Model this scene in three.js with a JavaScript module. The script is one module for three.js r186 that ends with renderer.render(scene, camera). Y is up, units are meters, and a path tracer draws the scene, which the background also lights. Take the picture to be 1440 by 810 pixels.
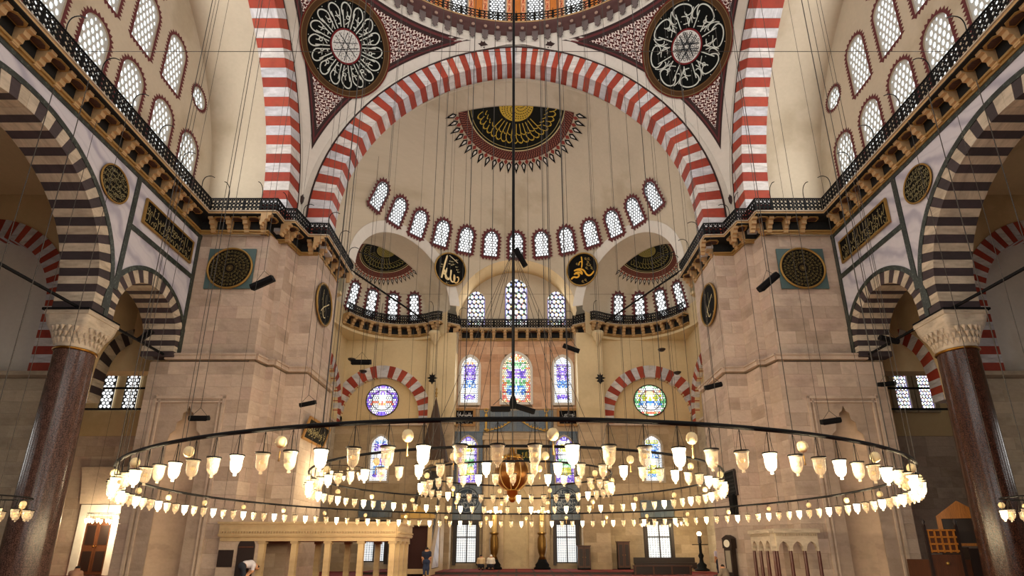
import * as THREE from 'three';
import { RectAreaLightUniformsLib } from 'three/addons/lights/RectAreaLightUniformsLib.js';
import { mergeGeometries, mergeVertices } from 'three/addons/utils/BufferGeometryUtils.js';
import { MarchingCubes } from 'three/addons/objects/MarchingCubes.js';
import { RoundedBoxGeometry } from 'three/addons/geometries/RoundedBoxGeometry.js';

// ---------------------------------------------------------------- camera, sky, exposure
// x across the nave, y up, z = -D where D is the distance down the nave from the photographer.
const scene = new THREE.Scene();
const camera = new THREE.PerspectiveCamera(69.59, 1440 / 1080, 0.1, 400);
camera.position.set(0, 1.6, 0);
camera.rotation.set(THREE.MathUtils.degToRad(16.69), 0, 0);
camera.setViewOffset(1440, 1080, -6, 0, 1440, 810);   // the photograph is the upper part of a taller frame
scene.background = new THREE.Color(0.85, 0.92, 1.0);
const renderer = new THREE.WebGLRenderer({ antialias: true });
renderer.toneMapping = THREE.LinearToneMapping;
renderer.toneMappingExposure = 1.15;
renderer.shadowMap.enabled = true;
RectAreaLightUniformsLib.init();
const DAY = { semidome: 5.5, tympanum: 7, drum: 10, exedra: 4.5, qibla: 3.4, aisle: 3.0, rear: 4.4 };   // daylight at the windows
const DAY_COLOR = new THREE.Color(1.0, 0.965, 0.91);
const LAMP_COLOR = new THREE.Color(1.0, 0.79, 0.47);
const LAMP_POWER = 5.8;

// ---------------------------------------------------------------- main dimensions (metres)
const PI = Math.PI;
const DC = 16.7;      // dome centre
const A = 13.7;       // half of the dome square
const HS = 21.7;      // springing of the great arches
const RI = 11.8, RO = 13.2, AE = 0.5;  // great arch radii and pointing
const L1 = 18.2;      // side arcade wall
const LT = 18.7;      // tympanum wall
const DP = 28.2;      // front face of the great piers
const DQ = 44.9;      // wall with the prayer niche
const S0 = { x: 0, h: 21.7, d: 31.3, r: 12.0 };      // half dome
const S1 = { x: 9.5, h: 20.6, d: 39.3, r: 4.8 };     // side apse (mirrored)
const HG = 19.9, HM = 19.0;                           // gallery floor, underside of its cornice

// ---------------------------------------------------------------- helpers
let seed = 20240611;
const rnd = () => { seed = (Math.imul(seed, 1664525) + 1013904223) >>> 0; return seed / 4294967296; };
const rr = (a, b) => a + (b - a) * rnd();
const V = (x, h, d) => new THREE.Vector3(x, h, -d);
const V2 = (x, y) => new THREE.Vector2(x, y);
const taken = {};
function numbered(name) { const n = taken[name] = (taken[name] ?? -1) + 1; return n ? `${name}_${String(n).padStart(3, '0')}` : name; }
function mesh(name, geo, mat, parent, pos, rot) {
  const m = new THREE.Mesh(geo, mat); m.name = name; m.castShadow = m.receiveShadow = true;
  if (pos) m.position.copy(pos);
  if (rot) m.rotation.set(...rot);
  if (parent) parent.add(m);
  return m;
}
function group(name, parent, pos) { const g = new THREE.Group(); g.name = name; if (pos) g.position.copy(pos); if (parent) parent.add(g); return g; }
function thing(name, label, category, pos, turn = 0, grp) {
  const o = group(numbered(name), scene, pos); o.rotation.y = turn; o.userData = { label, category }; if (grp) o.userData.group = grp; return o;
}
function tag(o, label, category, grp) { o.userData.label = label; o.userData.category = category; if (grp) o.userData.group = grp; return o; }
function struct(name, label, category) { const o = group(numbered(name), scene); o.userData = { kind: 'structure', label, category }; return o; }
// a group whose local z points along n (into the room) and whose local y is as upright as can be
function frame(o, pos, n, up = new THREE.Vector3(0, 1, 0)) {
  const z = n.clone().normalize(), x = new THREE.Vector3().crossVectors(up, z).normalize(), y = new THREE.Vector3().crossVectors(z, x);
  o.quaternion.setFromRotationMatrix(new THREE.Matrix4().makeBasis(x, y, z)); o.position.copy(pos); return o;
}
// geometry with uv in metres, by the way each face points
function muv(g, k = 1) {
  if (g.index) g = g.toNonIndexed();
  if (!g.attributes.normal) g.computeVertexNormals();
  const p = g.attributes.position, uv = new Float32Array(p.count * 2), a = new THREE.Vector3(), b = new THREE.Vector3(), c = new THREE.Vector3();
  for (let i = 0; i < p.count; i += 3) {
    a.fromBufferAttribute(p, i); b.fromBufferAttribute(p, i + 1); c.fromBufferAttribute(p, i + 2);
    const n = b.clone().sub(a).cross(c.clone().sub(a)), x = Math.abs(n.x), y = Math.abs(n.y), z = Math.abs(n.z);
    [a, b, c].forEach((q, j) => { const [u, v] = z >= x && z >= y ? [q.x, q.y] : x >= y ? [q.z, q.y] : [q.x, q.z]; uv[(i + j) * 2] = u * k; uv[(i + j) * 2 + 1] = v * k; });
  }
  g.setAttribute('uv', new THREE.BufferAttribute(uv, 2));
  return g;
}
const boxCache = new Map();
function box(w, h, d, variant = 0) {
  const key = [w, h, d].map((v) => v.toFixed(3)).join() + '|' + variant;
  if (!boxCache.has(key)) { const g = muv(new THREE.BoxGeometry(w, h, d)), uv = g.attributes.uv; for (let i = 0; i < uv.count; i++) uv.setXY(i, uv.getX(i) + variant * 1.37, uv.getY(i) + variant * 0.83); boxCache.set(key, g); }
  return boxCache.get(key);
}
const cylCache = new Map();
function cyl(r0, r1, h, n = 12) { const k = [r0, r1, h, n].join(); if (!cylCache.has(k)) cylCache.set(k, new THREE.CylinderGeometry(r0, r1, h, n)); return cylCache.get(k); }
function polyShape(pts, holes = []) { const s = new THREE.Shape(pts.map((p) => V2(p[0], p[1]))); for (const h of holes) s.holes.push(new THREE.Path(h.map((p) => V2(p[0], p[1])))); return s; }
function plate(pts, depth, holes = [], bevel = 0) {
  return muv(new THREE.ExtrudeGeometry(polyShape(pts, holes), { depth, bevelEnabled: bevel > 0, bevelSize: bevel, bevelThickness: bevel, bevelSegments: 1, curveSegments: 8 }));
}
function tube(pts, r, seg = 12, rad = 6, closed = false) { return new THREE.TubeGeometry(new THREE.CatmullRomCurve3(pts, closed, 'centripetal'), seg, r, rad, closed); }
const rodGeo = {};
function rod(name, a, b, r, mat, parent, n = 5) {   // straight rod from a to b (parent's axes)
  rodGeo[n] ??= new THREE.CylinderGeometry(1, 1, 1, n);
  const m = mesh(name, rodGeo[n], mat, parent), d = b.clone().sub(a);
  m.position.copy(a).add(b).multiplyScalar(0.5); m.quaternion.setFromUnitVectors(new THREE.Vector3(0, 1, 0), d.clone().normalize()); m.scale.set(r, d.length(), r); return m;
}
const lathe = (pts, n = 24) => new THREE.LatheGeometry(pts.map((p) => V2(p[0], p[1])), n);
// keep the part of a triangle mesh where f(point) >= 0
function clipGeo(geo, f) {
  const g = geo.index ? geo.toNonIndexed() : geo, p = g.attributes.position, out = [], q = new THREE.Vector3();
  for (let i = 0; i < p.count; i += 3) {
    const t = [0, 1, 2].map((j) => { q.fromBufferAttribute(p, i + j); return [q.x, q.y, q.z, f(q)]; }), poly = [];
    for (let j = 0; j < 3; j++) {
      const a = t[j], b = t[(j + 1) % 3];
      if (a[3] >= 0) poly.push(a);
      if ((a[3] >= 0) !== (b[3] >= 0)) { const k = a[3] / (a[3] - b[3]); poly.push([0, 1, 2].map((m) => a[m] + (b[m] - a[m]) * k)); }
    }
    for (let j = 2; j < poly.length; j++) for (const v of [poly[0], poly[j - 1], poly[j]]) out.push(v[0], v[1], v[2]);
  }
  const r = new THREE.BufferGeometry(); r.setAttribute('position', new THREE.Float32BufferAttribute(out, 3)); return r;
}
function gridGeo(nu, nv, f, flip = false) {   // f(u, v) -> Vector3, u and v from 0 to 1; uv from a second value of f if it gives [point, u, v]
  const pos = [], uv = [], idx = [];
  for (let j = 0; j <= nv; j++) for (let i = 0; i <= nu; i++) { const q = f(i / nu, j / nv), v = Array.isArray(q) ? q[0] : q; pos.push(v.x, v.y, v.z); uv.push(Array.isArray(q) ? q[1] : i / nu, Array.isArray(q) ? q[2] : j / nv); }
  for (let j = 0; j < nv; j++) for (let i = 0; i < nu; i++) { const a = j * (nu + 1) + i, b = a + 1, c = a + nu + 1, d = c + 1; flip ? idx.push(a, c, b, b, c, d) : idx.push(a, b, c, b, d, c); }
  const g = new THREE.BufferGeometry(); g.setAttribute('position', new THREE.Float32BufferAttribute(pos, 3)); g.setAttribute('uv', new THREE.Float32BufferAttribute(uv, 2)); g.setIndex(idx); g.computeVertexNormals(); return g;
}

// ---------------------------------------------------------------- textures
const P = new Uint8Array(512); { const a = [...Array(256).keys()]; for (let i = 255; i > 0; i--) { const j = Math.floor(rnd() * (i + 1)); [a[i], a[j]] = [a[j], a[i]]; } for (let i = 0; i < 512; i++) P[i] = a[i & 255]; }
function vnoise(x, y, px, py) {  // value noise that repeats after px by py cells
  const ix = Math.floor(x), iy = Math.floor(y), fx = x - ix, fy = y - iy, s = fx * fx * (3 - 2 * fx), t = fy * fy * (3 - 2 * fy);
  const h = (i, j) => P[P[((i % px) + px) % px] + (((j % py) + py) % py)] / 255;
  return (h(ix, iy) * (1 - s) + h(ix + 1, iy) * s) * (1 - t) + (h(ix, iy + 1) * (1 - s) + h(ix + 1, iy + 1) * s) * t;
}
function fbm(u, v, n, oct = 4, ny = n) { let a = 0, w = 0.5, t = 0; for (let o = 0; o < oct; o++) { a += w * vnoise(u * n, v * ny, n, ny); t += w; n *= 2; ny *= 2; w *= 0.5; } return a / t; }
function dataTex(size, fn, metres, srgb = true) {
  const d = new Uint8Array(size * size * 4);
  for (let j = 0; j < size; j++) for (let i = 0; i < size; i++) { const c = fn(i / size, j / size), k = (j * size + i) * 4; for (let m = 0; m < 3; m++) d[k + m] = Math.max(0, Math.min(255, 255 * (Array.isArray(c) ? c[m] : c))); d[k + 3] = 255; }
  const t = new THREE.DataTexture(d, size, size, THREE.RGBAFormat); t.wrapS = t.wrapT = THREE.RepeatWrapping; t.magFilter = THREE.LinearFilter; t.minFilter = THREE.LinearMipmapLinearFilter; t.generateMipmaps = true;
  t.repeat.set(1 / metres, 1 / metres); if (srgb) t.colorSpace = THREE.SRGBColorSpace; t.needsUpdate = true; return t;
}
function canvasTex(w, h, draw) {
  const c = document.createElement('canvas'); c.width = w; c.height = h; draw(c.getContext('2d'), w, h);
  const t = new THREE.CanvasTexture(c); t.colorSpace = THREE.SRGBColorSpace; t.magFilter = THREE.LinearFilter; return t;
}
const mixc = (a, b, k) => a.map((x, i) => x + (b[i] - x) * k);
const sm = (a, b, x) => { const t = Math.max(0, Math.min(1, (x - a) / (b - a))); return t * t * (3 - 2 * t); };
const T = {
  stone: dataTex(512, (u, v) => { const a = fbm(u, v, 6), b = fbm(u, v, 3, 4, 24), c = fbm(u + 0.3, v + 0.7, 48, 2), s = sm(0.62, 0.8, fbm(u, v + 0.2, 5, 3, 10)); const k = 0.9 + 0.08 * a + 0.1 * (b - 0.5) + 0.05 * (c - 0.5) - 0.07 * s; return [k, k * (0.985 + 0.02 * a), k * (0.97 + 0.03 * b)]; }, 4.6),
  stoneBump: dataTex(256, (u, v) => 0.5 * fbm(u, v, 24, 3) + 0.5 * fbm(u, v, 6, 3), 1.6, false),
  plaster: dataTex(512, (u, v) => { const a = fbm(u, v, 4, 5), s = sm(0.6, 0.78, fbm(u + 0.4, v, 3, 5)), c = fbm(u, v, 64, 2); const k = 0.9 + 0.08 * a + 0.03 * (c - 0.5) - 0.07 * s; return [k, k * (1 - 0.012 * s), k * (1 - 0.035 * s)]; }, 9),
  marble: dataTex(512, (u, v) => { const w = fbm(u, v, 4, 4), x = u * 2 + v * 4 + 0.9 * w, t = Math.abs(Math.sin(PI * x)), b = Math.abs(Math.sin(PI * (u * 4 + v * 9 + 1.4 * w))); const k = 0.62 + 0.38 * sm(0.0, 0.75, t) * (0.75 + 0.25 * sm(0, 0.5, b)), d = 0.06 * fbm(u, v, 32, 3); return mixc([0.52, 0.51, 0.62], [0.95, 0.94, 0.95], k - d); }, 5.5),
  green: dataTex(256, (u, v) => { const a = fbm(u, v, 8, 4), s = sm(0.6, 0.72, fbm(u + 0.5, v, 16, 3)); return mixc(mixc([0.16, 0.19, 0.18], [0.32, 0.36, 0.34], a), [0.62, 0.65, 0.62], s * 0.55); }, 1.5),
  granite: dataTex(512, (u, v) => { const a = fbm(u, v, 96, 2), b = fbm(u + 0.3, v, 64, 2), c = fbm(u, v, 6, 3); let k = mixc([0.33, 0.27, 0.26], [0.56, 0.46, 0.43], sm(0.35, 0.65, a)); if (b > 0.66) k = mixc(k, [0.14, 0.11, 0.11], 0.7); return k.map((x) => x * (0.85 + 0.3 * c)); }, 1.2),
  red: dataTex(256, (u, v) => { const a = fbm(u, v, 6, 5), b = fbm(u, v, 3, 3, 20); const k = 0.78 + 0.22 * a; return [k, k * (0.86 + 0.2 * b), k * (0.84 + 0.2 * b)]; }, 2.2),
  grey: dataTex(256, (u, v) => { const a = fbm(u, v, 3, 4, 16), b = fbm(u, v, 24, 3); const k = 0.72 + 0.28 * a + 0.06 * (b - 0.5); return [k, k, k]; }, 1.7),
  wood: dataTex(256, (u, v) => { const a = fbm(u, v, 24, 3, 3), b = Math.abs(Math.sin(PI * (12 * u + 3 * fbm(u, v, 4, 3)))); const k = 0.72 + 0.2 * a + 0.1 * b; return [k, k * 0.97, k * 0.93]; }, 1.0),
  carpet: dataTex(512, (u, v) => { const a = fbm(u, v, 128, 2), x = (u * 4) % 1, y = (v * 2) % 1, edge = x < 0.06 || x > 0.94 || y < 0.03, f = Math.hypot(x - 0.5, (y - 0.5) * 2) < 0.16; const c = edge ? [0.30, 0.12, 0.12] : f ? [0.55, 0.30, 0.20] : [0.56, 0.14, 0.10]; return c.map((q) => q * (0.82 + 0.35 * a)); }, 4.8),
  cloth: dataTex(128, (u, v) => { const k = 0.85 + 0.15 * fbm(u, v, 32, 2); return [k, k, k]; }, 0.5),
};
function std(o) { return new THREE.MeshStandardMaterial({ roughness: 0.85, metalness: 0, ...o }); }
function matt(o) { return new THREE.MeshPhysicalMaterial({ roughness: 0.9, metalness: 0, specularIntensity: 0.3, ...o }); }   // paint and blackened iron with little sheen
const stone = (c) => std({ color: c, map: T.stone, bumpMap: T.stoneBump, bumpScale: 0.012, roughness: 0.82 });
const M = {
  plaster: std({ color: '#c6baa5', map: T.plaster, roughness: 0.92 }),
  plasterWhite: std({ color: '#dcd8d0', map: T.plaster, roughness: 0.9 }),
  plasterWarm: std({ color: '#d9c093', map: T.plaster, roughness: 0.92 }),
  stones: ['#bfac9c', '#c5b2a2', '#b8a595', '#c9b5a4', '#b4a08f', '#c0aa9b'].map(stone),
  pinks: ['#cda585', '#d1aa8b', '#c99f7e', '#d4ae8f', '#c69b7b', '#cfa483'].map(stone),
  greys: ['#b5a892', '#b9ac97', '#b0a28c', '#beb09a'].map(stone),
  tans: ['#b59f80', '#baa486', '#ae9878', '#bfa98b', '#aa9475'].map(stone),
  core: stone('#8d7a63'),
  cream: std({ color: '#dac79f', map: T.plaster, roughness: 0.9 }),
  gold: std({ color: '#b08c50', roughness: 0.55, metalness: 0.2, map: T.grey }),
  goldBright: std({ color: '#96763c', roughness: 0.45, metalness: 0.55 }),
  brass: std({ color: '#9a7030', roughness: 0.28, metalness: 0.95 }),
  redStone: [std({ color: '#a8412c', map: T.red, roughness: 0.75 }), std({ color: '#9e3a27', map: T.red, roughness: 0.75 }), std({ color: '#b04a33', map: T.red, roughness: 0.75 })],
  whiteStone: [std({ color: '#dcdbe0', map: T.grey, roughness: 0.7 }), std({ color: '#d3d4dc', map: T.grey, roughness: 0.7 }), std({ color: '#e3dfdd', map: T.grey, roughness: 0.7 })],
  darkStone: [std({ color: '#42363a', map: T.grey, roughness: 0.7 }), std({ color: '#3a3033', map: T.grey, roughness: 0.7 })],
  paleStone: [std({ color: '#cfc2ae', map: T.grey, roughness: 0.75 }), std({ color: '#c6b8a3', map: T.grey, roughness: 0.75 })],
  marble: std({ color: '#d0d0d6', map: T.marble, roughness: 0.45 }),
  marbleWarm: std({ color: '#c2a981', map: T.stone, roughness: 0.6 }),
  green: std({ color: '#9aa39d', map: T.green, roughness: 0.4 }),
  granite: std({ color: '#b5a8a2', map: T.granite, roughness: 0.22 }),
  graniteBrown: std({ color: '#8c7060', map: T.granite, roughness: 0.2 }),
  iron: matt({ color: '#0b0c0e', roughness: 0.7 }),
  wire: std({ color: '#3a3631', roughness: 0.6, metalness: 0.3 }),
  black: matt({ color: '#0a0a0c' }),
  coffer: std({ color: '#4a2f22', map: T.wood, roughness: 0.7 }),
  cofferDark: std({ color: '#2a2724', map: T.green, roughness: 0.8 }),
  corbel: std({ color: '#c3a274', map: T.stone, roughness: 0.75 }),
  maroon: std({ color: '#5a2326', roughness: 0.85 }),
  maroonDark: std({ color: '#2c1818', roughness: 0.85 }),
  lattice: std({ color: '#b9bdbb', roughness: 0.8 }),
  latticeDark: std({ color: '#4d535c', roughness: 0.8 }),
  came: std({ color: '#3c3a38', roughness: 0.7 }),
  wood: std({ color: '#55301a', map: T.wood, roughness: 0.5 }),
  woodDark: std({ color: '#241410', map: T.wood, roughness: 0.5 }),
  woodGold: std({ color: '#b4762f', map: T.wood, roughness: 0.4 }),
  woodFrame: std({ color: '#a57b3c', map: T.wood, roughness: 0.5 }),
  carpet: std({ color: '#c8473a', map: T.carpet, roughness: 0.95 }),
  speaker: matt({ color: '#08080a', roughness: 0.8 }),
  skin: std({ color: '#b98664', roughness: 0.6 }),
  hair: std({ color: '#1d1613', roughness: 0.8 }),
  dayPane: new THREE.MeshStandardMaterial({ color: '#dfe6ea', emissive: new THREE.Color(0.96, 0.99, 1.0), emissiveIntensity: 1.02, roughness: 0.4 }),
  dayPaneSoft: new THREE.MeshStandardMaterial({ color: '#dfe6ea', emissive: new THREE.Color(0.88, 0.95, 1.0), emissiveIntensity: 0.72, roughness: 0.4 }),
};
const pick = (a) => a[Math.floor(rnd() * a.length)];

// ---------------------------------------------------------------- builders used all over
// arch of separate voussoirs in local x-y, front face at z = 0, reaching back to z = -depth
function voussoirs(parent, o) {
  const { ri, ro, depth, pairs, mats, e = 0, cx = 0, cy = 0, grade = 1, stilt = 0, stiltN = 0, from = 0, to = 1 } = o;
  const rm = (ri + ro) / 2, top = Math.acos(e / (rm + e)), n = pairs * 2, w = [];
  for (let i = 0; i < n; i++) w.push(grade + (1 - grade) * (i + 0.5) / n);     // course height falls off towards the crown
  const sum = w.reduce((a, b) => a + b, 0), cuts = [0]; for (const q of w) cuts.push(cuts.at(-1) + q / sum * top);
  for (const s of [1, -1]) for (let i = 0; i < n; i++) {
    const a0 = cuts[i], a1 = cuts[i + 1] - (i === n - 1 && e === 0 ? 0 : 0), pts = [], jut = i % 2 ? 0.012 : 0;
    const seg = Math.max(1, Math.ceil((a1 - a0) / 0.07)), g = 0.004 / rm;
    for (let k = 0; k <= seg; k++) { const a = a0 + g + (a1 - a0 - 2 * g) * k / seg; pts.push([-e + (ri + e - jut) * Math.cos(a), (ri + e - jut) * Math.sin(a)]); }
    for (let k = seg; k >= 0; k--) { const a = a0 + g + (a1 - a0 - 2 * g) * k / seg; pts.push([-e + (ro + e) * Math.cos(a), (ro + e) * Math.sin(a)]); }
    const q = pts.map(([x, y]) => [cx + s * x, cy + y]); if (s < 0) q.reverse();
    const m = mesh('voussoir', plate(q, depth + jut), pick(mats[i % 2]), parent); m.position.z = -depth;
  }
  for (const s of [1, -1]) for (let k = 0; k < stiltN; k++) {                   // straight courses below the springing
    const h = stilt / stiltN, m = mesh('voussoir', box(ro - ri, h - 0.008, depth, k % 3), pick(mats[(k + 1) % 2]), parent); m.position.set(cx + s * (ri + ro) / 2, cy - h * (k + 0.5), -depth / 2);
  }
}
// arch outline points (half circle, or pointed with e), from the right springing to the left one
function archPts(r, e = 0, cx = 0, cy = 0, n = 16) {
  const out = [], top = Math.acos(e / (r + e));
  for (let i = 0; i <= n; i++) { const a = top * i / n; out.push([cx - e + (r + e) * Math.cos(a), cy + (r + e) * Math.sin(a)]); }
  for (let i = n - (e ? 1 : 1); i >= 0; i--) { const a = top * i / n; out.push([cx + e - (r + e) * Math.cos(a), cy + (r + e) * Math.sin(a)]); }
  return out;
}
// outline of an arched window: bottom centre at 0,0
function windowPts(w, h, e = 0, n = 10, grow = 0) { const r = w / 2 + grow, cy = h - (e ? Math.sqrt((w / 2 + e) ** 2 - e * e) : w / 2); return [[-r, -grow], [r, -grow], ...archPts(r, e, 0, cy, n)]; }
function inside(pts, x, y) { let c = false; for (let i = 0, j = pts.length - 1; i < pts.length; j = i++) { const [xi, yi] = pts[i], [xj, yj] = pts[j]; if ((yi > y) !== (yj > y) && x < (xj - xi) * (y - yi) / (yj - yi) + xi) c = !c; } return c; }
function dist(pts, x, y) { let d = 1e9; for (let i = 0, j = pts.length - 1; i < pts.length; j = i++) { const [ax, ay] = pts[j], [bx, by] = pts[i], dx = bx - ax, dy = by - ay, t = Math.max(0, Math.min(1, ((x - ax) * dx + (y - ay) * dy) / (dx * dx + dy * dy || 1))); d = Math.min(d, Math.hypot(ax + t * dx - x, ay + t * dy - y)); } return d; }
// plaster grille with rows of round or hexagonal openings
const grilles = new Map();
function grille(pts, key, sx, sy, rx, ry, sides, depth) {
  if (grilles.has(key)) return grilles.get(key);
  const xs = pts.map((p) => p[0]), ys = pts.map((p) => p[1]), holes = [], x0 = Math.min(...xs), x1 = Math.max(...xs), y0 = Math.min(...ys), y1 = Math.max(...ys);
  for (let j = 0, y = y0 + sy * 0.6; y < y1; y += sy, j++) for (let x = -Math.ceil((x1 - x0) / sx) * sx + (j % 2 ? sx / 2 : 0); x < x1; x += sx) {
    if (!inside(pts, x, y)) continue;
    const k = Math.min(1, (dist(pts, x, y) - 0.012) / Math.max(rx, ry)); if (k < 0.3) continue;
    holes.push([...Array(sides).keys()].map((i) => { const a = -2 * PI * (i + 0.5) / sides; return [x + k * rx * Math.sin(a), y + k * ry * Math.cos(a)]; }));
  }
  const g = plate(pts, depth, holes); grilles.set(key, g); return g;
}
// toothed painted border round a window
const borders = new Map();
function border(w, h, e, width, tooth, key) {
  if (borders.has(key)) return borders.get(key);
  const inner = windowPts(w, h, e, 14), outer = windowPts(w, h, e, 14, width), out = [];
  let L = 0; const len = outer.map((p, i) => { const q = outer[(i + 1) % outer.length]; return Math.hypot(q[0] - p[0], q[1] - p[1]); }), tot = len.reduce((a, b) => a + b, 0), n = Math.round(tot / tooth);
  const at = (s) => { s = ((s % tot) + tot) % tot; let i = 0; while (s > len[i] && i < len.length - 1) s -= len[i++]; const p = outer[i], q = outer[(i + 1) % outer.length], k = len[i] ? s / len[i] : 0, dx = (q[0] - p[0]) / (len[i] || 1), dy = (q[1] - p[1]) / (len[i] || 1); return [p[0] + (q[0] - p[0]) * k, p[1] + (q[1] - p[1]) * k, dy, -dx]; };
  for (let i = 0; i < n; i++) { const a = at(tot * i / n), b = at(tot * (i + 0.5) / n); out.push([a[0], a[1]], [b[0] + b[2] * tooth * 0.7, b[1] + b[3] * tooth * 0.7]); }
  const g = plate(out, 0.012, [inner.slice().reverse()]); borders.set(key, g); return g;
}
let windowCount = 0;
// daylight window: bottom centre at the group's origin, z into the room
function dayWindow(o) {
  const { pos, n, up, w, h, e = 0, kind, key, light = 0, border: bd = 0.14, tooth = 0.16, label, pane = M.dayPane, recess = 0 } = o;
  const g = struct(`window_${++windowCount}`, label, 'window'); frame(g, pos, n, up);
  const pts = windowPts(w, h, e, 10);
  if (bd) mesh('border', border(w, h, e, bd, tooth, key + 'b'), M.maroon, g).position.z = 0.004;
  const back = 0.01 - recess;
  mesh('pane', new THREE.ShapeGeometry(polyShape(pts)), pane, g).position.z = back;
  const grid = kind === 'oval' ? grille(pts, key, 0.29, 0.33, 0.098, 0.165, 12, 0.05) : kind === 'hex' ? grille(pts, key, 0.27, 0.235, 0.128, 0.128, 6, 0.03) : grille(pts, key, 0.235, 0.205, 0.106, 0.106, 6, 0.03);
  mesh('grille', grid, kind === 'oval' ? M.lattice : M.latticeDark, g).position.z = back + 0.015;
  if (light) { const l = new THREE.RectAreaLight(DAY_COLOR, light, w * 0.9, h * 0.9); l.name = 'window_daylight'; l.position.set(0, h * 0.48, 0.12); l.rotation.y = PI; g.add(l); }
  return g;
}
// courses of separate ashlar blocks on a flat face; origin bottom left, z out of the wall
function ashlar(parent, x0, x1, y0, y1, mats, o = {}) {
  const { ch = 0.62, bw = 1.5, t = 0.09, skip = () => [], z = 0 } = o, rows = Math.max(1, Math.round((y1 - y0) / ch)), H = (y1 - y0) / rows;
  for (let j = 0; j < rows; j++) {
    const ya = y0 + j * H, cuts = [x0]; let x = x0 + bw * (j % 2 ? 0.5 : 1) * rr(0.9, 1.1);
    while (x < x1 - 0.45) { cuts.push(x); x += bw * rr(0.85, 1.2); } cuts.push(x1);
    const off = skip(ya + H / 2, H);
    for (let i = 0; i + 1 < cuts.length; i++) {
      let parts = [[cuts[i], cuts[i + 1]]];
      for (const [a, b] of off) parts = parts.flatMap(([p, q]) => q <= a || p >= b ? [[p, q]] : [[p, a], [b, q]].filter(([m, k]) => k - m > 0.05));
      for (const [a, b] of parts) mesh('stone_block', box(Math.round((b - a - 0.008) * 50) / 50, H - 0.008, t, Math.floor(rnd() * 3)), pick(mats), parent).position.set((a + b) / 2, ya + H / 2, z + t / 2);
    }
  }
}
// ================================================================ floor
{
  const f = mesh('floor', muv(new THREE.BoxGeometry(80, 0.3, 66)), M.greys[0], scene, V(0, -0.15, 17)); f.userData = { kind: 'structure', label: 'stone floor under the carpet', category: 'floor' };
  const c = mesh('carpet_floor', muv(new THREE.BoxGeometry(78, 0.02, 56)), M.carpet, scene, V(0, 0.011, 16.5)); c.userData = { kind: 'structure', label: 'red prayer carpet covering the nave floor', category: 'carpet' };
}
const SIDES = [-1, 1];
const sw = (s) => (s < 0 ? "marble platform side" : "carved pulpit side");
const sideName = (s) => (s < 0 ? 'left' : 'right');
const inward = (s) => new THREE.Vector3(-s, 0, 0), toCam = new THREE.Vector3(0, 0, 1);

// ================================================================ side arcades (marble spandrels, striped arches)
const BIG = { d: DC, r: 5.05, h: 12.3, b: 0.67 }, SMALL = { d: 25.32, r: 2.27, h: 12.0, b: 0.6 };
for (const s of SIDES) {
  const w = struct(`wall_${sideName(s)}`, s < 0 ? `marble arcade wall with dark and pale striped arches, ${sw(s)}` : `marble arcade wall with dark and pale striped arches, ${sw(s)}`, 'wall');
  frame(w, V(s * L1, 0, 0), inward(s)); const U = (d) => -s * d;              // along the wall
  const fix = (pts) => { const q = pts.map(([d, y]) => [U(d), y]); if (s > 0) q.reverse(); return q; };
  const R1 = BIG.r + BIG.b, R2 = SMALL.r + SMALL.b;
  // marble field round the two arches
  const notch = (c, r) => archPts(r, 0, c.d, c.h, 20).reverse();
  const out = [[DC - 5.72, 0], [DC - 5.72, 11.4], ...notch(BIG, R1).slice(0), [22.42, 11.4], ...notch(SMALL, R2), [DP, 11.4], [DP, 19.2], [2, 19.2], [2, 0]];
  mesh('marble_field', plate(fix(out), 1.6), M.marble, w).position.z = -1.62;
  voussoirs(w, { ri: BIG.r, ro: R1, depth: 1.72, pairs: 11, mats: [M.darkStone, M.paleStone], cx: U(BIG.d), cy: BIG.h, stilt: BIG.h - 11.4, stiltN: 2 });
  voussoirs(w, { ri: SMALL.r, ro: R2, depth: 1.72, pairs: 6, mats: [M.darkStone, M.paleStone], cx: U(SMALL.d), cy: SMALL.h, stilt: SMALL.h - 11.4, stiltN: 2 });
  // dark green marble bands
  const ring = (c, r0, r1, b) => plate([...fix([...archPts(r1, 0, c.d, c.h, 24), [c.d - r1, b], [c.d - r0, b], ...archPts(r0, 0, c.d, c.h, 24).reverse(), [c.d + r0, b], [c.d + r1, b]])], 0.05);
  mesh('green_band', ring(BIG, R1, R1 + 0.24, 11.5), M.green, w).position.z = -0.02;
  mesh('green_band', ring(SMALL, R2, R2 + 0.22, 11.8), M.green, w).position.z = -0.016;
  const band = (d0, h0, d1, h1) => { const m = mesh('green_band', box(Math.abs(d1 - d0), Math.abs(h1 - h0), 0.06), M.green, w); m.position.set(U((d0 + d1) / 2), (h0 + h1) / 2, 0.005); };
  band(22.62, 12.9, 22.88, 18.75); band(22.88, 16.12, 27.95, 16.38); band(2, 18.75, DP, 19.0); band(27.9, 11.4, 28.15, 18.75);
  // iron tie rods at the springing
  for (const [c, y] of [[BIG, 11.52], [SMALL, 11.52]]) { const m = mesh('tie_rod', box(c.r * 2 + 1.0, 0.1, 0.1), M.iron, w); m.position.set(U(c.d), y, -0.5); }
  const imp = mesh('impost_plate', box(1.9, 0.1, 2.0), M.iron, w); imp.position.set(U(22.4), 11.38, -0.85);
}

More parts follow.
